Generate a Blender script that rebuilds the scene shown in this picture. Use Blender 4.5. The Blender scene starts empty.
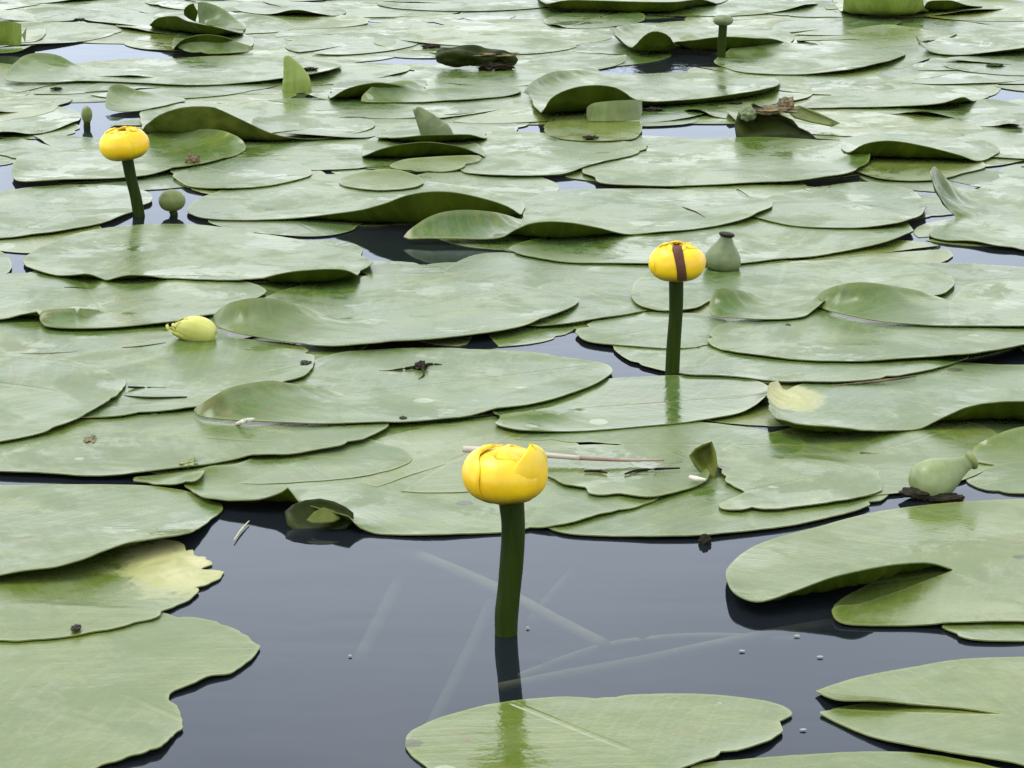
import bpy, bmesh, math, random
import numpy as np
from mathutils import Vector, Matrix, noise as mnoise
from mathutils.geometry import delaunay_2d_cdt

random.seed(11)
rng = np.random.default_rng(11)
sc = bpy.context.scene
COL = sc.collection
R = math.radians

# ------------------------------------------------------------------ camera
FPX, CX, CY = 3136.0, 512.0, 384.0
PITCH = R(14.0)
CAM = Vector((0, 0, 0.52))
FWD = Vector((0, math.cos(PITCH), -math.sin(PITCH)))
UP = Vector((0, math.sin(PITCH), math.cos(PITCH)))
cam_d = bpy.data.cameras.new("camera")
cam = bpy.data.objects.new("camera", cam_d)
COL.objects.link(cam)
cam.location = CAM
cam.rotation_euler = (math.pi / 2 - PITCH, 0, 0)
cam_d.sensor_width = 36.0
cam_d.lens = FPX / 1024 * 36.0
cam_d.clip_start = 0.05
cam_d.clip_end = 2000
sc.camera = cam


def ground(px, py, z=0.0):
    """point at height z (metres) above the water that the photograph shows at this pixel"""
    d = Vector(((px - CX) / FPX, 0, 0)) + UP * ((CY - py) / FPX) + FWD
    return CAM + d * ((z - CAM.z) / d.z)


def at_depth(px, py, yw):
    """point in the vertical plane y = yw seen at this pixel"""
    d = Vector(((px - CX) / FPX, 0, 0)) + UP * ((CY - py) / FPX) + FWD
    return CAM + d * (yw / d.y)


# ------------------------------------------------------------------ node helpers
def new_mat(name):
    m = bpy.data.materials.new(name)
    m.use_nodes = True
    nt = m.node_tree
    nt.nodes.clear()
    return m, nt


class NT:
    def __init__(s, nt):
        s.nt = nt

    def n(s, typ, **kw):
        nd = s.nt.nodes.new(typ)
        for k, v in kw.items():
            if k == 'ins':
                for kk, vv in v.items():
                    if isinstance(vv, bpy.types.NodeSocket):
                        s.nt.links.new(vv, nd.inputs[kk])
                    else:
                        nd.inputs[kk].default_value = vv
            else:
                setattr(nd, k, v)
        return nd

    def link(s, a, b):
        s.nt.links.new(a, b)

    def math(s, op, a, b=None, c=None, clamp=False):
        nd = s.n('ShaderNodeMath', operation=op, use_clamp=clamp)
        for i, v in enumerate((a, b, c)):
            if v is None:
                continue
            if isinstance(v, bpy.types.NodeSocket):
                s.link(v, nd.inputs[i])
            else:
                nd.inputs[i].default_value = v
        return nd.outputs[0]

    def mix(s, fac, a, b, blend='MIX'):
        nd = s.n('ShaderNodeMix', data_type='RGBA', blend_type=blend, clamp_factor=True)
        for i, v in ((0, fac), (6, a), (7, b)):
            if isinstance(v, bpy.types.NodeSocket):
                s.link(v, nd.inputs[i])
            else:
                nd.inputs[i].default_value = v if i == 0 else (*v, 1) if len(v) == 3 else v
        return nd.outputs[2]

    def noise(s, vec, scale, detail=3, rough=0.55, dist=0.0):
        nd = s.n('ShaderNodeTexNoise', ins={'Scale': scale, 'Detail': detail, 'Roughness': rough, 'Distortion': dist})
        if vec is not None:
            s.link(vec, nd.inputs['Vector'])
        return nd.outputs[0]

    def ramp(s, fac, lo, hi):
        nd = s.n('ShaderNodeMapRange', interpolation_type='SMOOTHSTEP', clamp=True)
        s.link(fac, nd.inputs[0])
        nd.inputs[1].default_value = lo
        nd.inputs[2].default_value = hi
        return nd.outputs[0]

    def map(s, vec, scale=(1, 1, 1), loc=(0, 0, 0)):
        nd = s.n('ShaderNodeMapping')
        s.link(vec, nd.inputs[0])
        nd.inputs['Scale'].default_value = scale
        nd.inputs['Location'].default_value = loc
        return nd.outputs[0]


# ------------------------------------------------------------------ pad materials
def pad_top_material():
    m, nt = new_mat("pad_upper_side")
    t = NT(nt)
    out = t.n('ShaderNodeOutputMaterial')
    uv = t.n('ShaderNodeAttribute', attribute_name='leaf_uv').outputs['Vector']   # metres along / across the midrib
    tone = t.n('ShaderNodeAttribute', attribute_name='tone').outputs['Fac']
    wear = t.n('ShaderNodeAttribute', attribute_name='wear').outputs['Fac']
    rimd = t.n('ShaderNodeAttribute', attribute_name='rimd').outputs['Fac']       # metres to the rim
    seed = t.n('ShaderNodeAttribute', attribute_name='seed').outputs['Fac']
    sep = t.n('ShaderNodeSeparateXYZ', ins={0: uv})
    u, v = sep.outputs[0], sep.outputs[1]
    comb = t.n('ShaderNodeCombineXYZ', ins={0: u, 1: v, 2: t.math('MULTIPLY', seed, 7.0)}).outputs[0]
    big = t.noise(comb, 9, 3, 0.5)
    mid = t.noise(comb, 34, 4, 0.6)
    # long streaks that follow the side veins
    av = t.math('ABSOLUTE', v)
    sl = t.math('SUBTRACT', u, t.math('MULTIPLY', av, 0.75))
    stv = t.n('ShaderNodeCombineXYZ', ins={0: t.math('MULTIPLY', sl, 150.0), 1: t.math('MULTIPLY', v, 14.0), 2: t.math('MULTIPLY', seed, 9.0)}).outputs[0]
    streak = t.noise(stv, 1.0, 3, 0.6)
    # veins: rows of lines leaving the midrib
    wob = t.math('MULTIPLY', t.math('SUBTRACT', t.noise(comb, 20, 2), 0.5), 0.02)
    ph = t.math('MULTIPLY', t.math('ADD', sl, wob), 2 * math.pi / 0.0135)
    vein = t.math('POWER', t.math('MULTIPLY_ADD', t.math('SINE', ph), 0.5, 0.5), 7.0)
    rib = t.math('SUBTRACT', 1.0, t.ramp(av, 0.0008, 0.0030), clamp=True)
    ribf = t.math('MULTIPLY', rib, t.ramp(u, -0.004, 0.01))
    # colour
    blot = t.noise(t.map(comb, (1, 1, 1), (7.7, 2.1, 0)), 22, 6, 0.68, 0.6)
    fine = t.noise(stv, 3.1, 4, 0.7)
    grain = t.noise(comb, 520, 2, 0.6)
    c = t.mix(t.ramp(big, 0.32, 0.68), (0.046, 0.094, 0.016), (0.074, 0.124, 0.022))
    c = t.mix(t.math('MULTIPLY', t.ramp(blot, 0.50, 0.66), 0.65), c, (0.118, 0.156, 0.030))
    c = t.mix(t.math('MULTIPLY', t.ramp(blot, 0.46, 0.30), 0.60), c, (0.036, 0.080, 0.030))
    c = t.mix(t.math('MULTIPLY', t.ramp(streak, 0.50, 0.70), 0.34), c, (0.040, 0.068, 0.014))
    c = t.mix(t.math('MULTIPLY', t.ramp(fine, 0.52, 0.72), 0.32), c, (0.105, 0.148, 0.050))
    c = t.mix(t.math('MULTIPLY', vein, 0.22), c, (0.14, 0.175, 0.06))
    c = t.mix(t.math('MULTIPLY', ribf, 0.30), c, (0.17, 0.20, 0.07))
    c = t.mix(t.ramp(tone, 0.0, 1.0), c, t.mix(0.60, c, (0.135, 0.160, 0.026)))
    c = t.mix(t.ramp(tone, 0.0, -1.0), c, t.mix(0.60, c, (0.056, 0.092, 0.044)))
    c = t.mix(t.math('MULTIPLY', t.ramp(grain, 0.55, 0.75), 0.26), c, (0.15, 0.18, 0.09))
    c = t.mix(t.math('MULTIPLY', t.ramp(grain, 0.45, 0.25), 0.30), c, (0.045, 0.062, 0.016))
    # dusty bloom, dry film, in drifts of its own
    film = t.noise(t.map(comb, (1, 1, 1), (3.1, 0.7, 0)), 14, 7, 0.72, 0.4)
    damp = t.n('ShaderNodeAttribute', attribute_name='damp').outputs['Fac']
    filmf = t.math('MULTIPLY', t.ramp(film, 0.47, 0.62), t.math('MULTIPLY_ADD', damp, -0.75, 1.0))
    c = t.mix(t.math('MULTIPLY', filmf, 0.38), c, (0.136, 0.172, 0.098))
    wet = t.math('MULTIPLY', t.ramp(t.noise(t.map(comb, (1, 1, 1), (1.3, 5.7, 0)), 11, 4, 0.6), 0.55, 0.60), t.ramp(film, 0.56, 0.50))
    stain = t.noise(t.map(comb, (1, 1, 1), (9.1, 4.4, 0)), 17, 5, 0.7, 0.8)
    c = t.mix(t.math('MULTIPLY', t.ramp(stain, 0.61, 0.68), 0.55), c, (0.105, 0.088, 0.030))
    # yellowed, torn places
    wn = t.noise(comb, 30, 5, 0.7, 0.8)
    wf = t.ramp(t.math('MULTIPLY', t.math('ADD', wear, t.math('MULTIPLY_ADD', wn, 1.7, -0.85)), t.math('GREATER_THAN', wear, 0.01)), 0.28, 0.72)
    c = t.mix(wf, c, t.mix(t.ramp(wn, 0.35, 0.65), (0.40, 0.39, 0.19), (0.26, 0.28, 0.10)))
    # rim: thin paler margin in places
    rf = t.math('SUBTRACT', 1.0, t.ramp(rimd, 0.0004, 0.0035), clamp=True)
    c = t.mix(t.math('MULTIPLY', rf, 0.35), c, (0.20, 0.23, 0.08))
    # bites, dark dead specks and pale droppings
    vor = t.n('ShaderNodeTexVoronoi', feature='F1', ins={'Vector': comb, 'Scale': 26.0, 'Randomness': 1.0})
    rcol = t.n('ShaderNodeSeparateColor', ins={0: vor.outputs['Color']})
    sz = t.math('MULTIPLY', t.math('POWER', rcol.outputs[0], 2.4), 0.19)
    dd = t.math('ADD', vor.outputs['Distance'], t.math('MULTIPLY', t.math('SUBTRACT', t.noise(comb, 240, 2), 0.5), 0.10))
    sp = t.math('LESS_THAN', dd, sz)
    dark = t.math('MULTIPLY', sp, t.math('GREATER_THAN', rcol.outputs[1], 0.62))
    c = t.mix(t.math('MULTIPLY', dark, 0.75), c, (0.035, 0.035, 0.018))
    pale = t.math('MULTIPLY', sp, t.math('LESS_THAN', rcol.outputs[1], 0.14))
    c = t.mix(t.math('MULTIPLY', pale, 0.5), c, (0.34, 0.37, 0.29))
    # roughness
    rg = t.math('MULTIPLY_ADD', filmf, 0.18, 0.20)
    rg = t.math('ADD', rg, t.math('MULTIPLY', mid, 0.10))
    rg = t.math('MULTIPLY_ADD', wet, -0.14, rg)
    rg = t.math('MULTIPLY', rg, t.math('MULTIPLY_ADD', damp, -0.55, 1.0))
    rg = t.math('MAXIMUM', rg, t.math('MULTIPLY', wf, 0.42))
    # bump
    hgt = t.math('ADD', t.math('MULTIPLY', streak, 0.16), t.math('MULTIPLY', vein, -0.06))
    hgt = t.math('ADD', hgt, t.math('MULTIPLY', t.noise(comb, 60, 3), 0.8))
    hgt = t.math('ADD', hgt, t.math('MULTIPLY', fine, 0.10))
    hgt = t.math('ADD', hgt, t.math('MULTIPLY', grain, 0.05))
    hgt = t.math('ADD', hgt, t.math('MULTIPLY', ribf, -0.4))
    bump = t.n('ShaderNodeBump', ins={'Strength': 0.55, 'Distance': 0.0009, 'Height': hgt})
    p = t.n('ShaderNodeBsdfPrincipled', ins={'Base Color': c, 'Roughness': rg, 'IOR': 1.45, 'Specular IOR Level': 0.39, 'Normal': bump.outputs[0]})
    tr = t.n('ShaderNodeBsdfTranslucent', ins={'Color': t.mix(0.5, c, (0.25, 0.42, 0.03))})
    mx = t.n('ShaderNodeMixShader', ins={0: 0.28, 1: p.outputs[0], 2: tr.outputs[0]})
    # keep the full sky sheen: only the diffuse share is traded for translucency
    t.link(p.outputs[0], out.inputs[0])
    return m


def pad_under_material():
    m, nt = new_mat("pad_underside")
    t = NT(nt)
    out = t.n('ShaderNodeOutputMaterial')
    uv = t.n('ShaderNodeAttribute', attribute_name='leaf_uv').outputs['Vector']
    sep = t.n('ShaderNodeSeparateXYZ', ins={0: uv})
    u, v = sep.outputs[0], sep.outputs[1]
    sl = t.math('SUBTRACT', u, t.math('MULTIPLY', t.math('ABSOLUTE', v), 0.75))
    vein = t.math('POWER', t.math('MULTIPLY_ADD', t.math('SINE', t.math('MULTIPLY', sl, 2 * math.pi / 0.0135)), 0.5, 0.5), 5.0)
    nz = t.noise(uv, 25, 4)
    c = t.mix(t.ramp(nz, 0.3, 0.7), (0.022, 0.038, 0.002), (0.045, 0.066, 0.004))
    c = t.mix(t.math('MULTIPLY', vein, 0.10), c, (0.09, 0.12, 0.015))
    bump = t.n('ShaderNodeBump', ins={'Strength': 0.4, 'Distance': 0.001, 'Height': vein})
    p = t.n('ShaderNodeBsdfPrincipled', ins={'Base Color': c, 'Roughness': 0.5, 'IOR': 1.33, 'Specular IOR Level': 0.15, 'Normal': bump.outputs[0]})
    t.link(p.outputs[0], out.inputs[0])
    return m


def simple_mat(name, c1, c2, scale=40, rough=0.5, bump=0.3, bdist=0.001, detail=4, spec=0.5, translucent=0.0, stretch=(1, 1, 1), sss=0.0):
    m, nt = new_mat(name)
    t = NT(nt)
    out = t.n('ShaderNodeOutputMaterial')
    co = t.n('ShaderNodeTexCoord').outputs['Object']
    vec = t.map(co, stretch)
    nz = t.noise(vec, scale, detail, 0.6)
    c = t.mix(t.ramp(nz, 0.32, 0.68), c1, c2)
    b = t.n('ShaderNodeBump', ins={'Strength': bump, 'Distance': bdist, 'Height': t.noise(vec, scale * 3, 3)})
    p = t.n('ShaderNodeBsdfPrincipled', ins={'Base Color': c, 'Roughness': rough, 'Normal': b.outputs[0], 'Specular IOR Level': spec})
    if sss:
        p.inputs['Subsurface Weight'].default_value = sss
        p.inputs['Subsurface Radius'].default_value = (0.006, 0.004, 0.001)
        p.inputs['Subsurface Scale'].default_value = 0.6
    last = p.outputs[0]
    if translucent:
        tr = t.n('ShaderNodeBsdfTranslucent', ins={'Color': c})
        last = t.n('ShaderNodeMixShader', ins={0: translucent, 1: last, 2: tr.outputs[0]}).outputs[0]
    t.link(last, out.inputs[0])
    return m


M_TOP = pad_top_material()
M_UNDER = pad_under_material()
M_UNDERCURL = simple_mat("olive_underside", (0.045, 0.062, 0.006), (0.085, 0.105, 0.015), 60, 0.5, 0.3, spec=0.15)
M_RIM = simple_mat("pad_rim", (0.10, 0.13, 0.03), (0.17, 0.20, 0.06), 60, 0.45)
M_STEM = simple_mat("flower_stem", (0.010, 0.020, 0.002), (0.022, 0.037, 0.003), 30, 0.5, 0.25, spec=0.08, stretch=(3, 3, 0.4))
M_BUD = simple_mat("bud_green", (0.10, 0.14, 0.03), (0.16, 0.19, 0.05), 60, 0.45)
M_PODG = simple_mat("pod_green", (0.12, 0.17, 0.06), (0.22, 0.27, 0.12), 45, 0.42, 0.3)
M_PODD = simple_mat("pod_dull", (0.085, 0.12, 0.045), (0.15, 0.185, 0.08), 60, 0.5, 0.3)
M_DARK = simple_mat("dead_dark", (0.008, 0.008, 0.005), (0.022, 0.018, 0.009), 60, 0.6, 0.6, 0.003, spec=0.12)
M_BROWN = simple_mat("dead_brown", (0.030, 0.024, 0.012), (0.18, 0.140, 0.06), 45, 0.65, 0.6, 0.003)
M_REED = simple_mat("dry_reed", (0.34, 0.30, 0.26), (0.46, 0.41, 0.36), 30, 0.55, 0.3, stretch=(0.2, 3, 3))
M_REEDRED = simple_mat("reddish_reed", (0.20, 0.11, 0.08), (0.36, 0.27, 0.22), 25, 0.55, 0.3)
M_PALE = simple_mat("pale_scrap", (0.42, 0.41, 0.33), (0.55, 0.54, 0.45), 50, 0.6, 0.3)
M_FLECK = simple_mat("white_fleck", (0.22, 0.24, 0.25), (0.32, 0.34, 0.34), 50, 0.5, 0.1)
M_UWS = simple_mat("underwater_stalk", (0.40, 0.38, 0.24), (0.52, 0.49, 0.32), 20, 0.8, 0.1)
M_UWF = simple_mat("deep_stalk", (0.14, 0.145, 0.11), (0.20, 0.20, 0.15), 20, 0.8, 0.1)  # darker tone stands in for murky water dimming the deeper stalks
M_STIGMA = simple_mat("stigma", (0.55, 0.48, 0.05), (0.68, 0.58, 0.10), 60, 0.5)
M_STRIP = simple_mat("withered_strip", (0.060, 0.026, 0.016), (0.11, 0.05, 0.03), 60, 0.5, spec=0.12)
M_YOUNG_LIT = simple_mat("young_or_backlit_leaf", (0.15, 0.22, 0.03), (0.22, 0.29, 0.05), 30, 0.4, 0.3, stretch=(4, 4, 0.6))  # the spear's own green; also paints pad undersides lit from behind
M_BUDY = simple_mat("bud_yellow", (0.42, 0.44, 0.09), (0.52, 0.52, 0.15), 40, 0.42, 0.25)


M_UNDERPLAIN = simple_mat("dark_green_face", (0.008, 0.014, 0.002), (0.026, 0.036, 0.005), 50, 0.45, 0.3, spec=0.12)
M_STAMEN = simple_mat("stamens", (0.62, 0.44, 0.02), (0.78, 0.60, 0.05), 400, 0.5, 0.6)


def sepal_material():
    m, nt = new_mat("sepal_yellow")
    t = NT(nt)
    out = t.n('ShaderNodeOutputMaterial')
    g = t.n('ShaderNodeAttribute', attribute_name='along').outputs['Fac']       # 0 at the base, 1 at the tip
    co = t.n('ShaderNodeTexCoord').outputs['Object']
    nz = t.noise(co, 130, 4, 0.6)
    nb = t.noise(co, 55, 3, 0.5)
    c = t.mix(t.ramp(nb, 0.35, 0.7), (0.75, 0.46, 0.005), (0.82, 0.56, 0.008))
    c = t.mix(t.math('MULTIPLY', t.ramp(nz, 0.55, 0.8), 0.35), c, (0.84, 0.64, 0.03))
    gg = t.math('SUBTRACT', 1.0, t.ramp(t.math('ADD', g, t.math('MULTIPLY', t.math('SUBTRACT', nb, 0.5), 0.16)), 0.12, 0.42), clamp=True)
    c = t.mix(t.math('MULTIPLY', gg, 0.85), c, (0.11, 0.10, 0.008))  # greener base, with shading under the flower painted in
    b = t.n('ShaderNodeBump', ins={'Strength': 0.35, 'Distance': 0.0008, 'Height': t.noise(t.map(co, (1, 1, 0.4)), 160, 3)})
    p = t.n('ShaderNodeBsdfPrincipled', ins={'Base Color': c, 'Roughness': 0.36, 'Normal': b.outputs[0],
            'Subsurface Weight': 0.25, 'Subsurface Radius': (0.006, 0.004, 0.0008), 'Subsurface Scale': 0.5})
    t.link(p.outputs[0], out.inputs[0])
    return m


M_SEPAL = sepal_material()


# ------------------------------------------------------------------ object helpers
def tag(o, label, cat, group=None, kind=None):
    if label:
        o['label'] = label
    if cat:
        o['category'] = cat
    if group:
        o['group'] = group
    if kind:
        o['kind'] = kind
    return o


def empty(name, loc):
    o = bpy.data.objects.new(name, None)
    o.empty_display_size = 0.02
    COL.objects.link(o)
    o.location = loc
    return o


def mesh_obj(name, verts, faces, mats, parent=None, loc=(0, 0, 0), smooth=True, fmat=None):
    me = bpy.data.meshes.new(name)
    me.from_pydata([tuple(v) for v in verts], [], [tuple(f) for f in faces])
    for m in (mats if isinstance(mats, (list, tuple)) else [mats]):
        me.materials.append(m)
    if smooth:
        me.polygons.foreach_set('use_smooth', [True] * len(me.polygons))
    if fmat is not None:
        me.polygons.foreach_set('material_index', fmat)
    o = bpy.data.objects.new(name, me)
    COL.objects.link(o)
    o.location = loc
    if parent:
        o.parent = parent
    return o


def tube_data(pts, rads, seg=14, cap=True, sub=5, wob=0.0, seed=0):
    """smooth tube through points (Vectors)"""
    P, Q = [], []
    n = len(pts)
    for i in range(n - 1):
        p0, p1, p2, p3 = pts[max(i - 1, 0)], pts[i], pts[i + 1], pts[min(i + 2, n - 1)]
        for k in range(sub):
            s = k / sub
            P.append(0.5 * ((2 * p1) + (p2 - p0) * s + (2 * p0 - 5 * p1 + 4 * p2 - p3) * s * s + (3 * p1 - p0 - 3 * p2 + p3) * s ** 3))
            Q.append(rads[i] * (1 - s) + rads[i + 1] * s)
    P.append(pts[-1].copy())
    Q.append(rads[-1])
    V, F = [], []
    ref = Vector((1, 0, 0))
    for i, p in enumerate(P):
        tg = (P[min(i + 1, len(P) - 1)] - P[max(i - 1, 0)]).normalized()
        if abs(tg.dot(ref)) > 0.95:
            ref = Vector((0, 1, 0)) if abs(tg.y) < 0.9 else Vector((0, 0, 1))
        a = (ref - tg * ref.dot(tg)).normalized()
        b = tg.cross(a)
        for k in range(seg):
            an = 2 * math.pi * k / seg
            r = Q[i] * (1 + wob * mnoise.noise(Vector((math.cos(an) * 1.3 + seed, math.sin(an) * 1.3, i * 0.11 + seed))))
            V.append(p + a * (r * math.cos(an)) + b * (r * math.sin(an)))
    for i in range(len(P) - 1):
        for k in range(seg):
            F.append((i * seg + k, i * seg + (k + 1) % seg, (i + 1) * seg + (k + 1) % seg, (i + 1) * seg + k))
    if cap:
        F.append(tuple(range(seg))[::-1])
        F.append(tuple((len(P) - 1) * seg + k for k in range(seg)))
    return V, F


def tube(name, pts, rads, mat, parent=None, **kw):
    V, F = tube_data(pts, rads, **kw)
    if parent is not None:
        off = Vector(parent.location)
        V = [v - off for v in V]
        return mesh_obj(name, V, F, mat, parent)
    off = V[0].copy()
    return mesh_obj(name, [v - off for v in V], F, mat, None, off)


# ------------------------------------------------------------------ pads
GX0, GX1, GY0, GY1, GR = -2.2, 2.2, 0.9, 7.6, 0.004
NXg, NYg = int((GX1 - GX0) / GR), int((GY1 - GY0) / GR)
HG = np.zeros((NYg, NXg), np.float32)     # height of the pads placed so far
COVER = np.zeros((NYg, NXg), bool)
THICK = 0.0007


def catmull(pts):
    """closed curve through (x, y, h, corner) -> dense arrays"""
    n = len(pts)
    out = []
    for i in range(n):
        p0, p1, p2, p3 = pts[(i - 1) % n], pts[i], pts[(i + 1) % n], pts[(i + 2) % n]
        a, b, c, d = (np.array(list(q[:3]) + [q[4] if len(q) > 4 else 28.0], float) for q in (p0, p1, p2, p3))
        if p1[3]:
            a = 2 * b - c
        if p2[3]:
            d = 2 * c - b
        for k in range(12):
            s = k / 12
            out.append(0.5 * (2 * b + (c - a) * s + (2 * a - 5 * b + 4 * c - d) * s * s + (3 * b - a - 3 * c + d) * s ** 3))
    return np.array(out)


def inside(poly, P):
    x, y = P[:, 0], P[:, 1]
    res = np.zeros(len(P), bool)
    x0, y0 = poly[:, 0], poly[:, 1]
    x1, y1 = np.roll(x0, -1), np.roll(y0, -1)
    for a, b, c, d in zip(x0, y0, x1, y1):
        if b == d:
            continue
        cond = ((b > y) != (d > y))
        res ^= cond & (x < (c - a) * (y - b) / (d - b) + a)
    return res


def box_blur(A, r):
    k = 2 * r + 1
    for ax in (0, 1):
        pad = [(0, 0), (0, 0)]
        pad[ax] = (r + 1, r)
        c = np.cumsum(np.pad(A, pad, mode='edge'), axis=ax)
        A = (np.take(c, range(k, c.shape[ax]), ax) - np.take(c, range(0, c.shape[ax] - k), ax)) / k
    return A


def dilate(A, r):
    B = A.copy()
    for d in range(1, r + 1):
        B[d:] = np.maximum(B[d:], A[:-d]); B[:-d] = np.maximum(B[:-d], A[d:])
    C_ = B.copy()
    for d in range(1, r + 1):
        C_[:, d:] = np.maximum(C_[:, d:], B[:, :-d]); C_[:, :-d] = np.maximum(C_[:, :-d], B[:, d:])
    return C_


PADS = []


def build_pad(rim, label, apex=None, axis=None, L=0.028, tone=0.0, wear=(), wav=0.0011, group='lily pads covering the pond', name='lily_pad', spacing=None, ragged=0.0, z0=0.0009, parent=None, flat=False, thick=0.0007, damp=0.0):
    THICK = thick
    """rim: N x 3 world x, y and lift (m) of the outline, closed"""
    seed = random.random()
    slit = apex is not None and not flat      # keep the two banks of a traced split apart
    cx, cy = rim[:, 0].mean(), rim[:, 1].mean()
    if spacing is None:
        spacing = min(0.0085, max(0.0045, 0.0024 * cy))
    # resample by arc length
    d = np.hypot(*(np.roll(rim[:, :2], -1, 0) - rim[:, :2]).T)
    s = np.concatenate([[0], np.cumsum(d)])
    N = max(40, int(s[-1] / (spacing * 0.75)))
    ss = np.linspace(0, s[-1], N, endpoint=False)
    rr = np.vstack([rim, rim[:1]])
    rim = np.stack([np.interp(ss, s, rr[:, k]) for k in range(4)], 1)
    # slight irregularity of outline and of the lift of the rim
    nrm = np.roll(rim[:, :2], -1, 0) - np.roll(rim[:, :2], 1, 0)
    nrm = np.stack([nrm[:, 1], -nrm[:, 0]], 1) / (np.hypot(*nrm.T)[:, None] + 1e-9)
    area = 0.5 * float(np.sum(rim[:, 0] * np.roll(rim[:, 1], -1) - np.roll(rim[:, 0], -1) * rim[:, 1]))
    SGN = 1.0 if area > 0 else -1.0        # nrm points outward when the outline runs anticlockwise
    for i in range(N):
        q = Vector((rim[i, 0] * 26, rim[i, 1] * 26, seed * 40))
        w = mnoise.noise(q) * 0.0020 + mnoise.noise(q * 4.3) * (0.0007 + 0.0016 * ragged)
        rim[i, :2] += nrm[i] * (w * 0.35 if slit else w)
        q = Vector((rim[i, 0] * 17, rim[i, 1] * 17, seed * 40 + 9))
        rim[i, 2] += max(0.0, 0.0002 + 0.0012 * mnoise.noise(q)) * (0.25 if flat else 1.0)
    # nicks and bites out of the margin
    if not parent and not slit:
        for _ in range(random.choice((1, 2, 3, 4, 5, 6))):
            i0, wd, dp = random.randrange(N), random.choice((1, 1, 2, 3)), random.uniform(0.0015, 0.0055)
            if rim[i0, 2] < 0.004:
                for k in range(-wd, wd + 1):
                    j = (i0 + k) % N
                    rim[j, :2] += nrm[j] * (-dp * SGN * (1 - abs(k) / (wd + 0.7)))
    poly = rim[:, :2]
    x0, y0 = poly.min(0); x1, y1 = poly.max(0)
    # interior points on a hex lattice
    gx = np.arange(x0, x1, spacing); gy = np.arange(y0, y1, spacing * 0.866)
    X, Y = np.meshgrid(gx, gy)
    X[1::2] += spacing / 2
    P = np.stack([X.ravel(), Y.ravel()], 1)
    P += rng.uniform(-0.12, 0.12, P.shape) * spacing
    P = P[inside(poly, P)]
    D = np.full(len(P), 1e9)
    for i in range(N):
        D = np.minimum(D, (P[:, 0] - poly[i, 0]) ** 2 + (P[:, 1] - poly[i, 1]) ** 2)
    D = np.sqrt(D)
    P = P[D > spacing * 0.55]
    # closer rows of points where the rim is rolled up
    extra = [rim[i, :2] + sg * nrm[i] * dd for i in range(0, N) if rim[i, 2] > 0.006 for dd in (0.0025, 0.0055, 0.009, 0.013) for sg in (1, -1)]
    if extra:
        extra = np.array(extra)
        extra = extra[inside(poly, extra)]
        De = np.full(len(extra), 1e9)
        for i in range(N):
            De = np.minimum(De, (extra[:, 0] - poly[i, 0]) ** 2 + (extra[:, 1] - poly[i, 1]) ** 2)
        extra = extra[De > 0.0019 ** 2]
        keep = []
        for e in extra:
            if all((e[0] - k_[0]) ** 2 + (e[1] - k_[1]) ** 2 > 0.0022 ** 2 for k_ in keep):
                keep.append(e)
        if keep:
            keep = np.array(keep)
            far = np.array([((keep - p) ** 2).sum(1).min() > (spacing * 0.5) ** 2 for p in P]) if len(P) else np.zeros(0, bool)
            P = np.vstack([P[far], keep])
    vs = [Vector(p) for p in poly] + [Vector(p) for p in P]
    ov, oe, of, vmap, emap, fmap = delaunay_2d_cdt(vs, [], [list(range(N))], 1, 1e-6)
    V2 = np.array([(v.x, v.y) for v in ov])
    F = [f for f in of if len(f) == 3]
    nv = len(V2)
    # rim lift for every vertex that comes from the outline
    isrim = np.zeros(nv, bool); h = np.zeros(nv)
    for i, src in enumerate(vmap):
        for k in src:
            if k < N:
                isrim[i] = True
                h[i] = rim[k, 2]
    Fa = np.array(F)
    E = np.vstack([Fa[:, [0, 1]], Fa[:, [1, 2]], Fa[:, [2, 0]]])
    E = np.unique(np.sort(E, 1), axis=0)
    # vertices on the boundary edges
    cnt = np.zeros(nv)
    np.add.at(cnt, E[:, 0], 1); np.add.at(cnt, E[:, 1], 1)
    cnt = np.maximum(cnt, 1)
    # local reach of the roll, from the nearest rim point, and local edge length
    near = np.full(nv, 1e9); Lv = np.full(nv, L)
    for i in range(N):
        d2 = (V2[:, 0] - poly[i, 0]) ** 2 + (V2[:, 1] - poly[i, 1]) ** 2
        m_ = d2 < near
        near[m_] = d2[m_]; Lv[m_] = rim[i, 3] / 1000.0
    el = np.hypot(*(V2[E[:, 0]] - V2[E[:, 1]]).T)
    el2 = (np.bincount(E[:, 0], el ** 2, nv) + np.bincount(E[:, 1], el ** 2, nv)) / cnt
    k2 = el2 / Lv ** 2 / 4.0
    hh = h.copy()
    for it in range(420):
        sm = np.bincount(E[:, 0], hh[E[:, 1]], nv) + np.bincount(E[:, 1], hh[E[:, 0]], nv)
        nh = sm / cnt / (1 + k2)
        hh = np.where(isrim, h, nh)
    # distance to the rim
    rd = np.full(nv, 1e9)
    for i in range(N):
        rd = np.minimum(rd, (V2[:, 0] - poly[i, 0]) ** 2 + (V2[:, 1] - poly[i, 1]) ** 2)
    rd = np.sqrt(rd)
    rd[isrim] = 0
    # gentle waves of the blade
    wv = np.array([mnoise.noise(Vector((x * 15, y * 11, seed * 50))) + 0.4 * mnoise.noise(Vector((x * 38, y * 30, seed * 50 + 5))) for x, y in V2])
    wv = (wv * 0.5 + 0.5) * wav * np.clip(rd / 0.02, 0.3, 1)
    # lie on whatever pads are already there
    ix0, ix1 = int((x0 - GX0) / GR) - 8, int((x1 - GX0) / GR) + 9
    iy0, iy1 = int((y0 - GY0) / GR) - 8, int((y1 - GY0) / GR) + 9
    ix0, iy0 = max(ix0, 0), max(iy0, 0); ix1, iy1 = min(ix1, NXg), min(iy1, NYg)
    sub = HG[iy0:iy1, ix0:ix1]
    S = np.maximum(box_blur(dilate(sub, 1), 3), sub)
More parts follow.
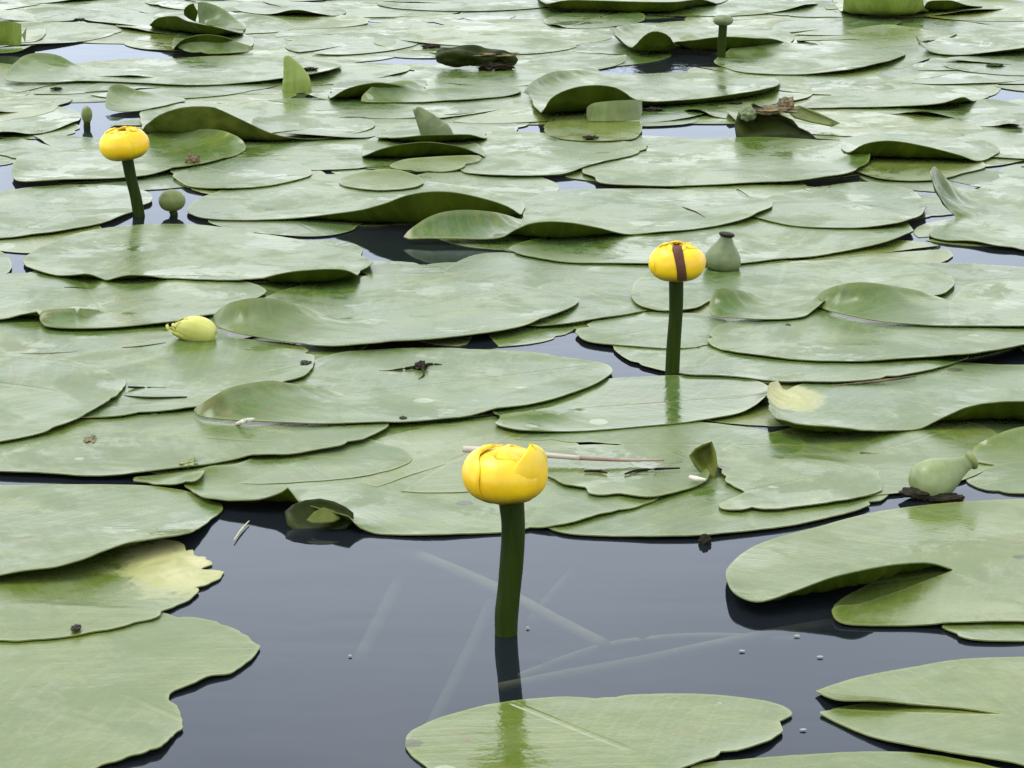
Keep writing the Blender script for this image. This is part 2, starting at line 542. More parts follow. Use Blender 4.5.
    S = np.maximum(box_blur(S, 1), sub)
    if parent or flat:
        S = S * 0
    fx = (V2[:, 0] - GX0) / GR - ix0 - 0.5; fy = (V2[:, 1] - GY0) / GR - iy0 - 0.5
    fx = np.clip(fx, 0, S.shape[1] - 1.001); fy = np.clip(fy, 0, S.shape[0] - 1.001)
    jx, jy = fx.astype(int), fy.astype(int); tx, ty = fx - jx, fy - jy
    Sv = (S[jy, jx] * (1 - tx) + S[jy, jx + 1] * tx) * (1 - ty) + (S[jy + 1, jx] * (1 - tx) + S[jy + 1, jx + 1] * tx) * ty
    ztop = z0 + Sv + hh + wv
    # write this pad into the height grid
    CXg, CYg = np.meshgrid(np.arange(ix0, ix1), np.arange(iy0, iy1))
    CP = np.stack([(CXg.ravel() + 0.5) * GR + GX0, (CYg.ravel() + 0.5) * GR + GY0], 1)
    ins = inside(poly, CP).reshape(sub.shape)
    top = np.zeros(sub.shape, np.float32)
    vi, vj = np.clip((fx + 0.5).astype(int), 0, sub.shape[1] - 1), np.clip((fy + 0.5).astype(int), 0, sub.shape[0] - 1)
    np.maximum.at(top, (vj, vi), z0 + Sv + np.minimum(hh, 0.004) + wv + 0.0002)
    top = np.maximum(dilate(top, 1), z0 + S) - (z0 - 0.0009)
    if not parent and not flat:
        HG[iy0:iy1, ix0:ix1] = np.where(ins, np.maximum(sub, top), sub)
    COVER[iy0:iy1, ix0:ix1] |= ins
    # midrib frame
    if apex is None:
        apex = (cx + random.uniform(-0.02, 0.02), cy + random.uniform(-0.02, 0.02))
    if axis is None:
        a = random.uniform(0, 2 * math.pi)
        axis = (math.cos(a), math.sin(a))
    al = math.hypot(*axis) + 1e-9
    ax, ay = axis[0] / al, axis[1] / al
    U = (V2[:, 0] - apex[0]) * ax + (V2[:, 1] - apex[1]) * ay
    W = -(V2[:, 0] - apex[0]) * ay + (V2[:, 1] - apex[1]) * ax
    wearv = np.zeros(nv)
    for (wx, wy, wr) in wear:
        wearv = np.maximum(wearv, np.clip(1.3 - np.hypot((V2[:, 0] - wx), (V2[:, 1] - wy) * 0.6) / wr, 0, 1))
    loc = Vector((cx, cy, 0))
    verts = [(x - cx, y - cy, z) for (x, y), z in zip(V2, ztop)] + [(x - cx, y - cy, z - THICK) for (x, y), z in zip(V2, ztop)]
    # orientation
    faces, fm = [], []
    ecount = {}
    for f in F:
        a, b, c = f
        ar = (V2[b, 0] - V2[a, 0]) * (V2[c, 1] - V2[a, 1]) - (V2[b, 1] - V2[a, 1]) * (V2[c, 0] - V2[a, 0])
        if ar < 0:
            b, c = c, b
        faces.append((a, b, c)); fm.append(0)
        for e in ((a, b), (b, c), (c, a)):
            ecount[e] = True
    top_faces = list(faces)
    for a, b, c in top_faces:
        faces.append((a + nv, c + nv, b + nv)); fm.append(1)
    sharp = []
    for (a, b) in list(ecount):
        if (b, a) not in ecount:
            faces.append((b, a, a + nv, b + nv)); fm.append(2)
            sharp.append((a, b)); sharp.append((a + nv, b + nv))
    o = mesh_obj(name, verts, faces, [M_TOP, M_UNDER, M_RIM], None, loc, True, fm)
    me = o.data
    ss_ = {tuple(sorted(e)) for e in sharp}
    flags = [tuple(sorted(e.vertices)) in ss_ for e in me.edges]
    me.edges.foreach_set('use_edge_sharp', flags)
    at = me.attributes.new('leaf_uv', 'FLOAT_VECTOR', 'POINT')
    uvw = np.stack([U, W, np.zeros(nv)], 1)
    at.data.foreach_set('vector', np.vstack([uvw, uvw]).astype(np.float32).ravel())
    for nm, arr in (('tone', np.full(nv, tone)), ('wear', wearv), ('rimd', rd), ('seed', np.full(nv, seed)), ('damp', np.full(nv, damp))):
        a_ = me.attributes.new(nm, 'FLOAT', 'POINT')
        a_.data.foreach_set('value', np.concatenate([arr, arr]).astype(np.float32))
    if parent:
        o.parent = parent
        o.location = loc - Vector(parent.location)
        return o
    tag(o, label, 'lily pad', group)
    PADS.append(o)
    return o


def pad(label, pts, L=28, tone=None, wear=(), ragged=0.0, wav=0.8, under=None, lit_under_mat=None, damp=0.0):
    """pts: (px, py[, lift mm[, 'c' corner or 'a' notch apex]]) read off the photograph and laid out on the water"""
    q = []
    apex = None
    for p in pts:
        h = (p[2] if len(p) > 2 else 0)
        h = h * (0.35 + 0.65 * min(1.0, max(0.0, (h - 2.5) / 3.5))) / 1000.0
        fl = p[3] if len(p) > 3 else ''
        g = ground(p[0], p[1], h + 0.0013)
        q.append((g.x, g.y, h, bool(fl) and fl != 'u', 9.0 if fl == 'u' else float(L)))
        if fl == 'a':
            apex = (g.x, g.y)
    rim = catmull(q)
    rim[:, 2] = np.maximum(rim[:, 2], 0)
    axis = None
    if apex:
        c = rim[:, :2].mean(0)
        axis = (c[0] - apex[0], c[1] - apex[1])
    w = []
    for (px, py, r) in wear:
        g = ground(px, py)
        w.append((g.x, g.y, r * g.y / FPX))
    if tone is None:
        tone = random.uniform(-0.8, 0.8)
    py_mid = sum(p[1] for p in pts) / len(pts)
    tone = max(tone, 0.55) if py_mid > 530 else max(tone, 0.3) if py_mid > 440 else tone
    o = build_pad(rim, label, apex, axis, L / 1000.0, tone, w, wav / 1000.0, ragged=ragged, z0=0.0010 if py_mid > 470 else 0.0024, damp=damp)
    if lit_under_mat:
        o.data.materials[1] = {'olive': M_UNDERCURL, 'young': M_YOUNG_LIT}[lit_under_mat]  # brighter underside colour stands in for light coming through the blade
    if under:
        # the lobe that slides under the other one across the split
        q = [(*ground(x, y, 0.0006)[:2], 0.0, False, float(L)) for x, y in under]
        build_pad(catmull(q), None, apex, axis, L / 1000.0, tone, (), 0.0001, name='lower_lobe', z0=0.0001, parent=o)
    return o


# --- loose pads that fill the crowded far part and the flanks of the view
OPEN = [(20, 270), (60, 108), (110, 113), (125, 112), (400, 62), (450, 62), (360, 246), (385, 250), (400, 255), (430, 256), (480, 256), (560, 183), (600, 185), (560, 178),
        (690, 135), (730, 130), (660, 66), (700, 72), (640, 72), (830, 187), (850, 185), (910, 143), (930, 142), (908, 240), (915, 225), (540, 345), (590, 360),
        (630, 365), (590, 352), (610, 358), (650, 372), (560, 340), (480, 345), (400, 350), (1015, 372), (40, 480), (80, 481), (975, 485), (960, 488), (960, 252), (1000, 258), (6, 187), (60, 60), (10, 60), (500, 255),
        (100, 48), (150, 52), (170, 53), (620, 128), (340, 88), (150, 205), (170, 225), (200, 224), (300, 195), (1010, 95), (87, 127), (87, 131), (82, 128), (92, 129), (174, 216), (170, 216), (722, 58), (718, 60), (726, 60)]
OPENW = np.array([tuple(ground(*p))[:2] for p in OPEN])
GROUP_FAR = 'loose pads in the crowded far water'


RANK = [0]


def random_pad(cx, cy, length, ang, label, group):
    a, b = length / 2, length * random.uniform(0.34, 0.40)
    pts = []
    n = 30
    nd = random.uniform(0.08, 0.16)
    RANK[0] += 1
    zz = 0.0003 + 0.0018 * ((RANK[0] * 0.61803) % 1.0)
    lk = (0.7 if zz > 0.0012 else 0.1) if group == GROUP_FAR else 0.0
    lifts = [(random.uniform(0, 2 * math.pi), random.uniform(0.2, 0.5), random.choice([0.001, 0.002, 0.003, 0.005, 0.009])) for _ in range(3)]
    for i in range(n + 1):
        t = nd + (2 * math.pi - 2 * nd) * i / n
        k = 1.0 + 0.05 * math.sin(2 * t + 1)
        h = lk * sum(l * math.exp(-(((t - c + math.pi) % (2 * math.pi) - math.pi) / w) ** 2) for c, w, l in lifts)
        pts.append((a * math.cos(t) * k, b * math.sin(t) * (1 + 0.12 * math.cos(t)), h, i in (0, n)))
    pts.append((a * 0.25, 0, 0, True))
    ca, sa = math.cos(ang), math.sin(ang)
    q = [(cx + x * ca - y * sa, cy + x * sa + y * ca, h, c) for x, y, h, c in pts]
    rim = catmull(q)
    rim[:, 2] = np.maximum(rim[:, 2], 0)
    if inside(rim[:, :2], OPENW).any():
        return None
    ap = (cx + a * 0.25 * ca, cy + a * 0.25 * sa)
    return build_pad(rim, label, ap, (-ca, -sa), random.uniform(0.02, 0.035), random.uniform(-0.8, 0.8), (), 0.0003, group, z0=zz, flat=True, thick=0.0003)


def fill(zone, n_try, mind, label, group, sizes):
    pl = []
    for _ in range(n_try):
        px, py = random.uniform(zone[0], zone[2]), random.uniform(zone[1], zone[3])
        # even on the water rather than in the picture
        gnear, gfar = ground(512, zone[3]).y, ground(512, zone[1]).y
        y = random.uniform(gnear, gfar)
        x = (px - CX) / FPX * (y / math.cos(PITCH)) * 1.0
        if any((x - a) ** 2 + (y - b) ** 2 < mind ** 2 for a, b in pl):
            continue
        o = random_pad(x, y, random.uniform(*sizes), random.gauss(math.pi, 0.9), label, group)
        if o:
            pl.append((x, y))
    return pl


fill((-130, 110, 1160, 462), 2600, 0.095, 'low pad seen only in the gaps between larger pads', 'low pads filling the gaps between larger pads', (0.16, 0.22))
fill((-260, -150, 1290, 128), 6000, 0.090, 'pale flat pad, one of many crowding the far water', GROUP_FAR, (0.13, 0.27))

# --- the pads one can tell apart, nearest first (each next one lies on those before it)
pad('ragged pale pad at bottom left with torn right side over open water',
    [(-60, 612), (0, 606), (80, 608), (150, 612), (200, 617), (235, 630), (259, 646, 1, 'c'), (248, 660, 2), (238, 667, 2), (228, 673, 2), (208, 675, 3), (190, 682, 3), (167, 693, 2, 'c'),
     (171, 702, 1), (177, 707, 1), (180, 725, 1), (172, 737, 2), (163, 747, 3), (150, 753, 3), (125, 759, 3), (90, 769, 2), (40, 790), (-60, 805), (-160, 775), (-200, 700), (-150, 640)],
    tone=0.55, ragged=0.8, wear=())
pad('pad with frayed yellow torn end under the ragged bottom left pad',
    [(-130, 580), (-60, 545), (0, 548), (60, 545), (110, 540), (150, 537), (178, 541, 0, 'c'), (186, 551, 0, 'c'), (192, 549, 0, 'c'), (196, 555), (208, 556, 0, 'c'), (212, 564, 0, 'c'), (199, 569), (223, 571, 0, 'c'),
     (218, 578), (208, 584), (194, 588, 0, 'c'), (200, 590, 0, 'c'), (185, 601), (165, 612), (150, 622), (60, 640), (-40, 640), (-120, 610)],
    tone=0.35, ragged=0.6, wear=[(200, 558, 95)])
pad('broad smooth pad at left edge with lifted near rim above the frayed yellow one',
    [(-120, 495), (-50, 485), (0, 485), (60, 485), (120, 484), (160, 487), (190, 492), (210, 500), (222, 507, 1), (211, 521, 3), (195, 530, 5), (175, 537, 7), (150, 541, 9), (125, 546, 10), (100, 555, 10), (75, 563, 9),
     (50, 569, 7), (20, 573, 6), (0, 577, 5), (-40, 585, 3), (-120, 575), (-160, 535)], L=24, tone=0.25)
pad('plain pale strip of pad along the bottom edge right of centre',
    [(690, 767), (740, 759), (800, 755), (860, 753), (905, 753), (940, 757), (990, 766), (1030, 778), (1010, 815), (900, 845), (780, 835), (710, 802)], tone=0.4)
pad('whole oval pad at bottom centre in front of the nearest yellow flower',
    [(404, 742, 1), (412, 731), (440, 718), (470, 709), (505, 702), (560, 696), (620, 694), (680, 694), (740, 698), (775, 704), (791, 713, 1), (785, 724, 2), (770, 738, 3), (740, 752, 3), (700, 764, 2), (640, 784), (560, 802),
     (480, 804), (436, 786), (424, 766), (412, 756)], tone=0.45, damp=1.0)
pad('deeply split pad pointing left at the lower right edge',
    [(815, 691, 2, 'c'), (840, 683), (870, 675), (905, 668), (950, 661), (1000, 658), (1060, 657), (1120, 668), (1150, 700), (1120, 745), (1060, 770), (1010, 763, 3), (960, 757, 3), (915, 748, 3), (875, 738, 2), (840, 723, 1), (818, 712, 1, 'c'),
     (840, 708.5), (880, 710.5), (930, 712), (1003, 713.5, 0, 'a'), (965, 708, 2), (920, 704, 3), (880, 700, 5), (838, 699, 5)], L=14, tone=0.35, under=[(832, 712), (846, 705), (900, 699), (960, 698), (1015, 706), (1000, 722), (900, 722)])
pad('narrow sliver of pad under the big lobed right hand pad',
    [(943, 625), (950, 634, 1), (962, 638, 2), (1000, 640, 2), (1060, 638), (1100, 622), (1060, 612), (1000, 612), (960, 617)], tone=0.3)
pad('big pad at right with rolled up lobe and dark hollow in its split',
    [(726, 572, 5), (734, 560, 2), (750, 548), (775, 538), (800, 531), (850, 518), (900, 508), (960, 502), (1024, 499), (1100, 500), (1180, 520), (1210, 570), (1150, 612), (1080, 628), (1024, 624, 2), (960, 625, 2), (900, 625, 2), (855, 624, 2), (838, 620, 3),
     (832, 610, 3), (840, 605, 2), (858, 604, 1), (882, 597), (905, 589), (930, 579), (954, 570, 0, 'a'), (930, 563, 8), (900, 564, 14), (860, 570, 18), (830, 577, 15), (800, 588, 11), (775, 597, 8), (758, 601, 7), (742, 597, 7), (731, 588, 7)], L=11, tone=0.3, under=[(836, 608), (841, 599), (858, 589), (885, 574), (920, 560), (955, 558), (970, 575), (950, 600), (880, 610)])
pad('low wet pad whose curved rim borders the open water behind the tall flower',
    [(560, 531, 1), (620, 536, 1), (690, 537, 1), (768, 529, 1), (830, 518, 1), (872, 504, 1), (887, 491), (860, 470), (780, 460), (680, 470), (600, 490), (545, 515)], tone=0.2)
pad('double lobed pad behind the nearest flower with upturned torn rim',
    [(183, 484, 2), (192, 493, 3), (205, 499, 4), (222, 501, 5), (242, 500, 6), (262, 498, 8), (279, 493, 11), (287, 487, 15, 'c'), (300, 501, 10), (320, 507, 9), (345, 514, 9), (352, 517, 8), (356, 524, 5), (366, 530, 3), (385, 534, 1), (430, 535, 1), (480, 532, 1), (525, 530, 1), (570, 526, 1), (605, 516, 1), (640, 508), (660, 496),
     (640, 470), (590, 450), (540, 435), (470, 424), (400, 424), (330, 432), (270, 448), (240, 463, 4), (208, 466, 6), (192, 473, 5)], L=14, tone=0.3)
pad('small pale strip of pad left of the upturned torn rim',
    [(128, 479), (150, 476), (185, 473), (205, 477), (200, 486), (185, 489), (150, 486)], tone=0.2)
pad('wide dull pad at left with a straight near edge and scattered litter',
    [(-80, 440), (0, 432), (60, 420), (130, 410), (220, 405), (320, 410), (375, 420), (389, 429, 1), (370, 440, 2), (345, 449, 3), (315, 455, 2), (290, 459, 1), (262, 461, 1), (225, 465), (185, 472), (140, 476, 2), (90, 477, 2), (50, 475, 2), (0, 473, 2), (-60, 468), (-110, 455)], tone=-0.3)
pad('pale pad right of the nearest flower with an upturned olive corner',
    [(716, 451, 5, 'c'), (716, 465, 4), (724, 482, 2), (746, 495, 1, 'c'), (730, 501), (718, 507, 1), (725, 512, 1), (768, 512, 2), (820, 507, 2), (860, 500, 2), (882, 491), (880, 470), (868, 455), (845, 438), (820, 430), (780, 432), (745, 438)], L=12, tone=-0.1, ragged=0.4)
pad('pad under the reddish reed end just right of the nearest flower',
    [(528, 470), (553, 481), (575, 492), (596, 501), (620, 499, 1), (650, 501, 2), (680, 493, 2), (700, 485, 2), (708, 479, 2), (704, 466), (690, 458), (672, 452), (640, 447), (590, 446), (550, 452)], L=18, tone=-0.1, ragged=0.3)
pad('raised pad with a pale torn yellow corner and dark lifted underside at right',
    [(768, 398, 8), (770, 386, 12), (778, 382, 10, 'c'), (785, 392, 5), (800, 386), (850, 380), (900, 372), (950, 365), (1000, 366), (1060, 368), (1120, 385), (1130, 395, 5), (1080, 404, 18), (1024, 403, 19), (1000, 404, 18), (975, 407, 15), (945, 418, 8), (918, 430, 2),
     (890, 432, 4), (860, 433, 6), (830, 431, 8), (805, 429, 10), (785, 424, 10), (772, 418, 9)], L=10, tone=-0.15, wear=[(782, 402, 42)], ragged=0.5)
pad('small bent pad flap behind the pale green pod at right edge',
    [(966, 457, 2), (975, 463, 1), (1000, 467), (1040, 470), (1100, 460), (1110, 440, 4), (1060, 428, 10), (1030, 428, 12), (1010, 432, 11), (990, 440, 8), (974, 449, 4)], tone=0.4)
pad('low pad piece at right edge below the bent flap',
    [(966, 480), (985, 489), (1024, 493), (1090, 490), (1120, 470), (1060, 464), (1000, 467), (975, 472)], tone=0.2)
pad('oval pad behind the nearest flower carrying the second flower mirrored on it',
    [(495, 427, 2), (515, 433, 2), (540, 434, 2), (590, 432, 2), (640, 428, 2), (690, 423, 2), (740, 415, 2), (765, 405, 1), (773, 397), (762, 385), (735, 379), (700, 377), (640, 379), (600, 381), (550, 388), (505, 400), (492, 412), (500, 417, 5), (520, 414, 6), (545, 412.5, 6), (584, 411, 0, 'a'), (545, 420), (505, 421)], L=10, tone=0.1, damp=0.8, under=[(500, 425), (515, 415), (560, 408), (592, 408), (590, 418), (530, 428)])
pad('dull pad wedged between the second flower and the torn yellow corner',
    [(672, 371), (700, 366), (720, 356), (800, 350), (900, 350), (965, 356), (960, 363), (945, 369, 1), (915, 376, 2), (880, 382, 2), (830, 386, 1), (770, 384), (720, 379), (685, 378)], tone=0.0)
pad('low dull pad at left under the yellow half sunk bud',
    [(-80, 335), (0, 322), (60, 315), (160, 322), (230, 335), (240, 350), (185, 358), (120, 372), (40, 385), (-80, 380)], tone=-0.1)
pad('large pad across the middle with a raised left lobe and dead scrap on top',
    [(194, 414, 3), (205, 421, 3), (240, 425, 2), (290, 428, 2), (330, 430, 2), (380, 428, 2), (420, 425, 2), (460, 421, 2), (500, 414, 2), (540, 406, 3), (570, 397, 3), (600, 385, 2), (612, 373, 1), (606, 366), (590, 363), (560, 359), (515, 356), (460, 350), (420, 350), (380, 351), (340, 354), (312, 363), (290, 375), (262, 390), (285, 391), (315, 393), (350, 397, 0, 'a'),
     (325, 391, 6), (290, 386, 12), (260, 386, 16), (230, 392, 16), (208, 404, 11)], L=30, tone=-0.05)
pad('pad with a rounded right end and dark speck left of the large middle pad',
    [(314, 360, 1), (312, 371, 2), (302, 380, 3), (285, 385, 3), (250, 397, 2), (200, 411, 2), (150, 417, 2), (105, 421, 1), (60, 420), (20, 405), (30, 380), (60, 365), (110, 353), (150, 345), (200, 344), (240, 343), (280, 345), (302, 350)], tone=0.0)
pad('pad at left edge with a nicked pointed right tip',
    [(-60, 452), (0, 446, 2), (40, 438, 3), (60, 429, 4), (80, 423, 3), (100, 414, 3), (115, 402, 3), (124, 390, 2), (127, 383, 1, 'c'), (118, 384, 1, 'c'), (112, 379), (90, 371), (50, 363), (0, 359), (-80, 359), (-150, 390), (-130, 440)], tone=0.15, ragged=0.3)
pad('small two pointed pad left of the second flower stem by the open water',
    [(576, 331, 1), (578, 337, 1), (590, 343, 1), (620, 347, 1), (665, 350, 1), (700, 348), (722, 342), (735, 330), (720, 320), (690, 315), (650, 314), (615, 318), (590, 324)], tone=-0.2)
pad('wide pad with a faint yellow streak right of the second flower stem',
    [(708, 345, 1), (722, 352, 2), (745, 357, 2), (790, 363, 2), (830, 365, 2), (880, 365, 2), (930, 362, 3), (965, 358, 6), (1000, 351, 8), (1030, 344, 8), (1090, 335, 4), (1110, 322), (1060, 312), (1000, 308), (900, 306), (820, 308), (760, 318), (722, 328), (710, 337)], tone=0.1, wear=())
pad('pad at right edge with a raised grey left lobe over its split',
    [(812, 306, 2), (822, 312, 2), (840, 318, 2), (880, 326, 2), (930, 329, 2), (980, 330, 2), (1024, 331, 2), (1100, 330), (1150, 310), (1130, 290), (1080, 283), (1024, 282), (985, 283), (965, 288), (950, 303, 0, 'a'), (920, 294.5, 9), (890, 289.5, 16), (862, 286.5, 20), (840, 289, 17), (822, 296, 10)], L=28, tone=-0.1)
pad('flat dull pad behind the second flower bordering the dark water',
    [(470, 300), (500, 318), (530, 327, 1), (560, 326, 2), (600, 321, 2), (630, 317, 1), (660, 308), (690, 290), (680, 272), (640, 265), (590, 262), (540, 258), (500, 254), (470, 258), (448, 270), (445, 285)], tone=-0.3)
pad('broad pad right of the second flower with a raised squarish lobe and white spots',
    [(631, 297, 2), (636, 306, 2), (648, 312, 2), (670, 314, 2), (695, 310, 2), (712, 302), (740, 300), (770, 303, 0, 'a'), (752, 295, 9), (735, 291.5, 15), (719, 291.5, 17), (712, 298, 11), (709, 310, 5), (710, 318, 3), (720, 322, 2), (760, 323, 2), (800, 321, 2), (818, 314), (850, 305), (900, 302), (938, 298, 1), (950, 292, 1), (955, 285, 1), (950, 277), (935, 270), (915, 265), (870, 262), (800, 262), (730, 262), (680, 265), (650, 275), (635, 286)], L=24, tone=0.0)
pad('long pad left of centre with a raised grey green lobe and a pale shiny rim',
    [(212, 322, 2), (216, 328, 3), (230, 336, 3), (255, 342, 3), (285, 346, 3), (320, 348, 4), (370, 347, 5), (420, 342, 5), (470, 336, 5), (510, 330, 5), (550, 320, 4), (570, 312, 3), (579, 304, 1), (572, 300), (540, 293), (510, 287), (480, 282), (440, 278), (400, 276), (340, 280), (290, 290), (250, 306), (250, 312), (265, 312), (290, 312), (315, 315), (338, 321, 0, 'a'),
     (315, 312, 8), (290, 304, 17), (262, 300, 23), (235, 304, 20), (219, 312, 11)], L=30, tone=0.05)
pad('pad at left edge with a folded near lobe beside the yellow half sunk bud',
    [(40, 321, 3), (43, 328, 3), (52, 331, 3), (80, 332, 3), (130, 330, 3), (180, 324, 4), (200, 319, 4), (225, 313, 3), (250, 304, 2), (264, 297, 1), (266, 292), (255, 286), (230, 282), (180, 280), (130, 280), (80, 276), (30, 275), (0, 276), (-60, 283), (-110, 303), (-70, 326), (0, 323, 3), (20, 319, 5), (45, 315, 7), (75, 312.5, 7), (104, 314.5, 0, 'a'), (80, 321), (52, 322)], L=10, tone=0.05, under=[(44, 325), (60, 317), (90, 310), (115, 311), (110, 322), (70, 329)])
pad('broad pad below the left flower with a dark lifted near rim at its right end',
    [(24, 266), (35, 272, 2), (45, 276, 2), (60, 279, 2), (75, 278, 5), (88, 277, 7), (100, 281, 3), (107, 283, 2), (118, 280, 5), (130, 278, 6), (150, 279, 5), (168, 282, 1), (200, 283, 1), (240, 284, 2), (258, 282, 4), (285, 276, 11), (320, 273, 14), (345, 274, 12), (358, 279, 5), (364, 272, 4), (373, 264, 6), (366, 260), (350, 253), (310, 243), (250, 233), (190, 226), (140, 226), (90, 232), (50, 245), (28, 257)], L=9, tone=0.15)
pad('pad behind the second flower with a raised dark fold at its left end',
    [(512, 255, 1), (560, 264, 1), (600, 266, 1), (640, 267, 1), (720, 268, 1), (770, 263, 1), (820, 257, 2), (865, 248, 4), (890, 242, 5), (905, 236, 4), (912, 230, 1), (890, 215), (840, 205), (740, 210), (640, 222), (560, 236), (515, 246)], tone=-0.1)
pad('curled pad at right edge with a pale standing lip',
    [(929, 236), (933, 228), (948, 222), (957, 219, 1), (947, 209, 9), (936, 190, 25), (930, 174, 36), (935, 168, 38), (943, 176, 30), (956, 190, 14), (972, 193, 3), (990, 184), (1024, 174), (1100, 172), (1140, 205), (1110, 245), (1040, 252), (1005, 249, 2), (972, 243, 2), (945, 241, 1)], L=16, tone=-0.1)
pad('pad left of the standing pale lip with a notched right end',
    [(740, 213), (780, 195), (830, 186), (870, 183), (905, 190), (920, 198, 1), (926, 213, 3), (912, 221, 4), (892, 228, 4), (850, 232), (790, 228)], tone=0.0)
pad('long pad in the middle with a raised olive lobe over dark water',
    [(404, 239, 4), (430, 240, 4), (465, 240, 4), (500, 239, 5), (518, 230, 9, 'u'), (540, 225, 18, 'u'), (570, 226, 16, 'u'), (600, 231, 11, 'u'), (627, 237, 2), (660, 235, 2), (700, 231, 2), (740, 224, 3), (760, 217, 3), (772, 211, 2), (765, 203), (720, 195), (640, 190), (560, 192), (525, 203), (524, 222, 0, 'a'), (495, 213.5, 15), (460, 212, 21), (430, 219, 17)], L=28, tone=0.0)
pad('pad left of the left flower stem lying at the left edge',
    [(-100, 225), (-40, 240), (0, 239, 2), (30, 236, 3), (65, 231, 3), (100, 225, 2), (122, 217, 2), (140, 210), (152, 200), (140, 191), (100, 186), (40, 188), (0, 193), (-60, 200)], tone=0.0)
pad('pad in upper middle with a long dark arched near rim over dark water',
    [(187, 210), (195, 217, 2), (215, 220, 2), (250, 221, 2), (300, 219, 4), (350, 213, 11), (383, 205, 21), (405, 197, 28), (430, 193, 32), (455, 194, 32), (485, 202, 23), (508, 211, 12), (522, 217, 2), (520, 203), (480, 190), (440, 184), (380, 176), (330, 176), (250, 185), (205, 197)], L=8, tone=0.0)
pad('small lens shaped green pad lobe in front of the dark twin arches',
    [(338, 184), (350, 190, 1), (380, 193, 1), (415, 190, 1), (423, 183, 2), (405, 175, 6), (385, 172, 8), (355, 176, 5)], tone=0.6)
pad('small pad with a brown dead bit just right of the left flower',
    [(171, 172, 3), (180, 183, 2), (195, 189, 2), (230, 191, 2), (270, 188, 1), (310, 178), (300, 166), (250, 160), (210, 162), (182, 166)], tone=-0.3)
pad('pad behind the left flower with a raised green right lobe',
    [(12, 168, 5), (14, 177, 3), (22, 183, 4), (60, 182, 5), (100, 180, 4), (140, 177, 4), (172, 172, 3), (205, 166, 2), (232, 158, 2), (246, 150, 3), (242, 141, 8), (225, 133, 12), (200, 130, 13), (165, 132, 8), (130, 140, 2), (90, 148), (45, 154), (20, 158, 3)], L=30, tone=0.1)
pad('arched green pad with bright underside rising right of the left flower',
    [(372, 129, 2), (350, 136, 1), (320, 140, 1), (295, 139, 5), (270, 134, 11), (242, 122, 22), (215, 114, 30), (185, 114, 30), (160, 121, 22), (145, 131, 8), (140, 120), (150, 110), (200, 104), (260, 109), (320, 115), (360, 119, 1), (373, 123, 2)], L=8, tone=0.2, lit_under_mat='olive')
pad('pale pad far right beside the dark arched leaf',
    [(941, 145), (952, 153, 2), (980, 157, 2), (1050, 160), (1090, 150), (1060, 133), (1000, 132), (960, 137)], tone=0.1)
pad('olive wet pad lying under the dark arched leaf at right',
    [(850, 168), (865, 176), (890, 181), (930, 181), (960, 175), (985, 166), (950, 152), (890, 152)], tone=0.6)  # olive tone takes in the arch's reflection on this pad
pad('arched pad with dark underside in the upper right',
    [(848, 154, 8), (868, 146, 17), (895, 144, 20), (930, 150, 14), (958, 157, 8), (980, 163, 2), (1000, 152), (970, 140), (920, 133), (870, 135), (840, 143, 3)], L=11)
pad('long smooth pad in the upper right of centre before the brown clump',
    [(582, 172, 2), (594, 178, 3), (602, 184, 3), (650, 188, 3), (700, 186, 3), (760, 183, 4), (800, 181, 5), (845, 175, 6), (866, 167, 3), (868, 158), (850, 149), (820, 142), (760, 138), (700, 141), (650, 147), (600, 158)], tone=0.15)
pad('flat pad left of the long smooth upper pad',
    [(462, 172), (480, 176, 2), (512, 177, 3), (562, 175, 3), (590, 168, 1), (640, 155), (645, 145), (600, 141), (550, 139), (490, 142), (465, 155)], tone=-0.1)
pad('olive reflection shaped as a leaf under the standing dark arch in the upper centre',
    [(545, 127), (552, 138), (580, 143), (620, 143), (640, 135), (638, 122), (600, 116), (560, 118)], tone=0.8)  # added pad: its olive colour paints the arch's reflection
pad('lower of two dark arched pads left of upper centre',
    [(362, 157, 3), (380, 151, 11), (405, 145, 17), (430, 143, 18), (455, 147, 13), (478, 156, 4), (485, 160), (480, 148), (450, 137), (410, 134), (370, 140)], L=11)
pad('small raised olive flap below the lower dark arch',
    [(390, 168, 2), (420, 173, 1), (460, 171, 1), (482, 161, 1), (460, 158, 6), (420, 159, 7), (400, 162, 5)], tone=0.6)
pad('thin dark edged pad under the standing leaf tip',
    [(376, 139, 3), (400, 140, 6), (430, 138, 9), (465, 138, 8), (486, 140, 2), (480, 130), (440, 124), (400, 127)], L=10)
pad('pad in the upper centre with a tall dark arch and a grey raised back',
    [(541, 114, 8), (552, 100, 22), (575, 90, 31), (600, 88, 32), (622, 93, 25), (640, 102, 10), (680, 101, 7), (720, 97, 9), (770, 89, 9), (778, 82), (740, 76), (680, 74), (620, 76), (590, 72, 5), (560, 72, 12), (538, 79, 12), (524, 92, 8), (530, 97, 5)], L=15, tone=0.1)
pad('grey green flap standing before the tall dark arch',
    [(585, 123, 1), (586, 112, 12), (594, 106, 17), (612, 104, 20), (630, 103, 20), (642, 102, 19, 'c'), (643, 112, 9), (640, 122, 1, 'c'), (612, 124, 1)], L=40, tone=0.3)
pad('arched pad with a pale flap left of the brown rotting clump',
    [(330, 99, 4), (348, 89, 14), (375, 84, 18), (400, 87, 13), (418, 93, 3), (440, 88), (420, 80), (370, 77), (335, 85)], L=12)
pad('long pad with pale raised left lobe below the rotting clump',
    [(362, 102, 4), (372, 103, 3), (430, 103, 3), (480, 100, 3), (520, 94, 2), (500, 84), (440, 80), (418, 92), (400, 90, 9), (380, 90, 10), (366, 96, 7)], tone=0.0)
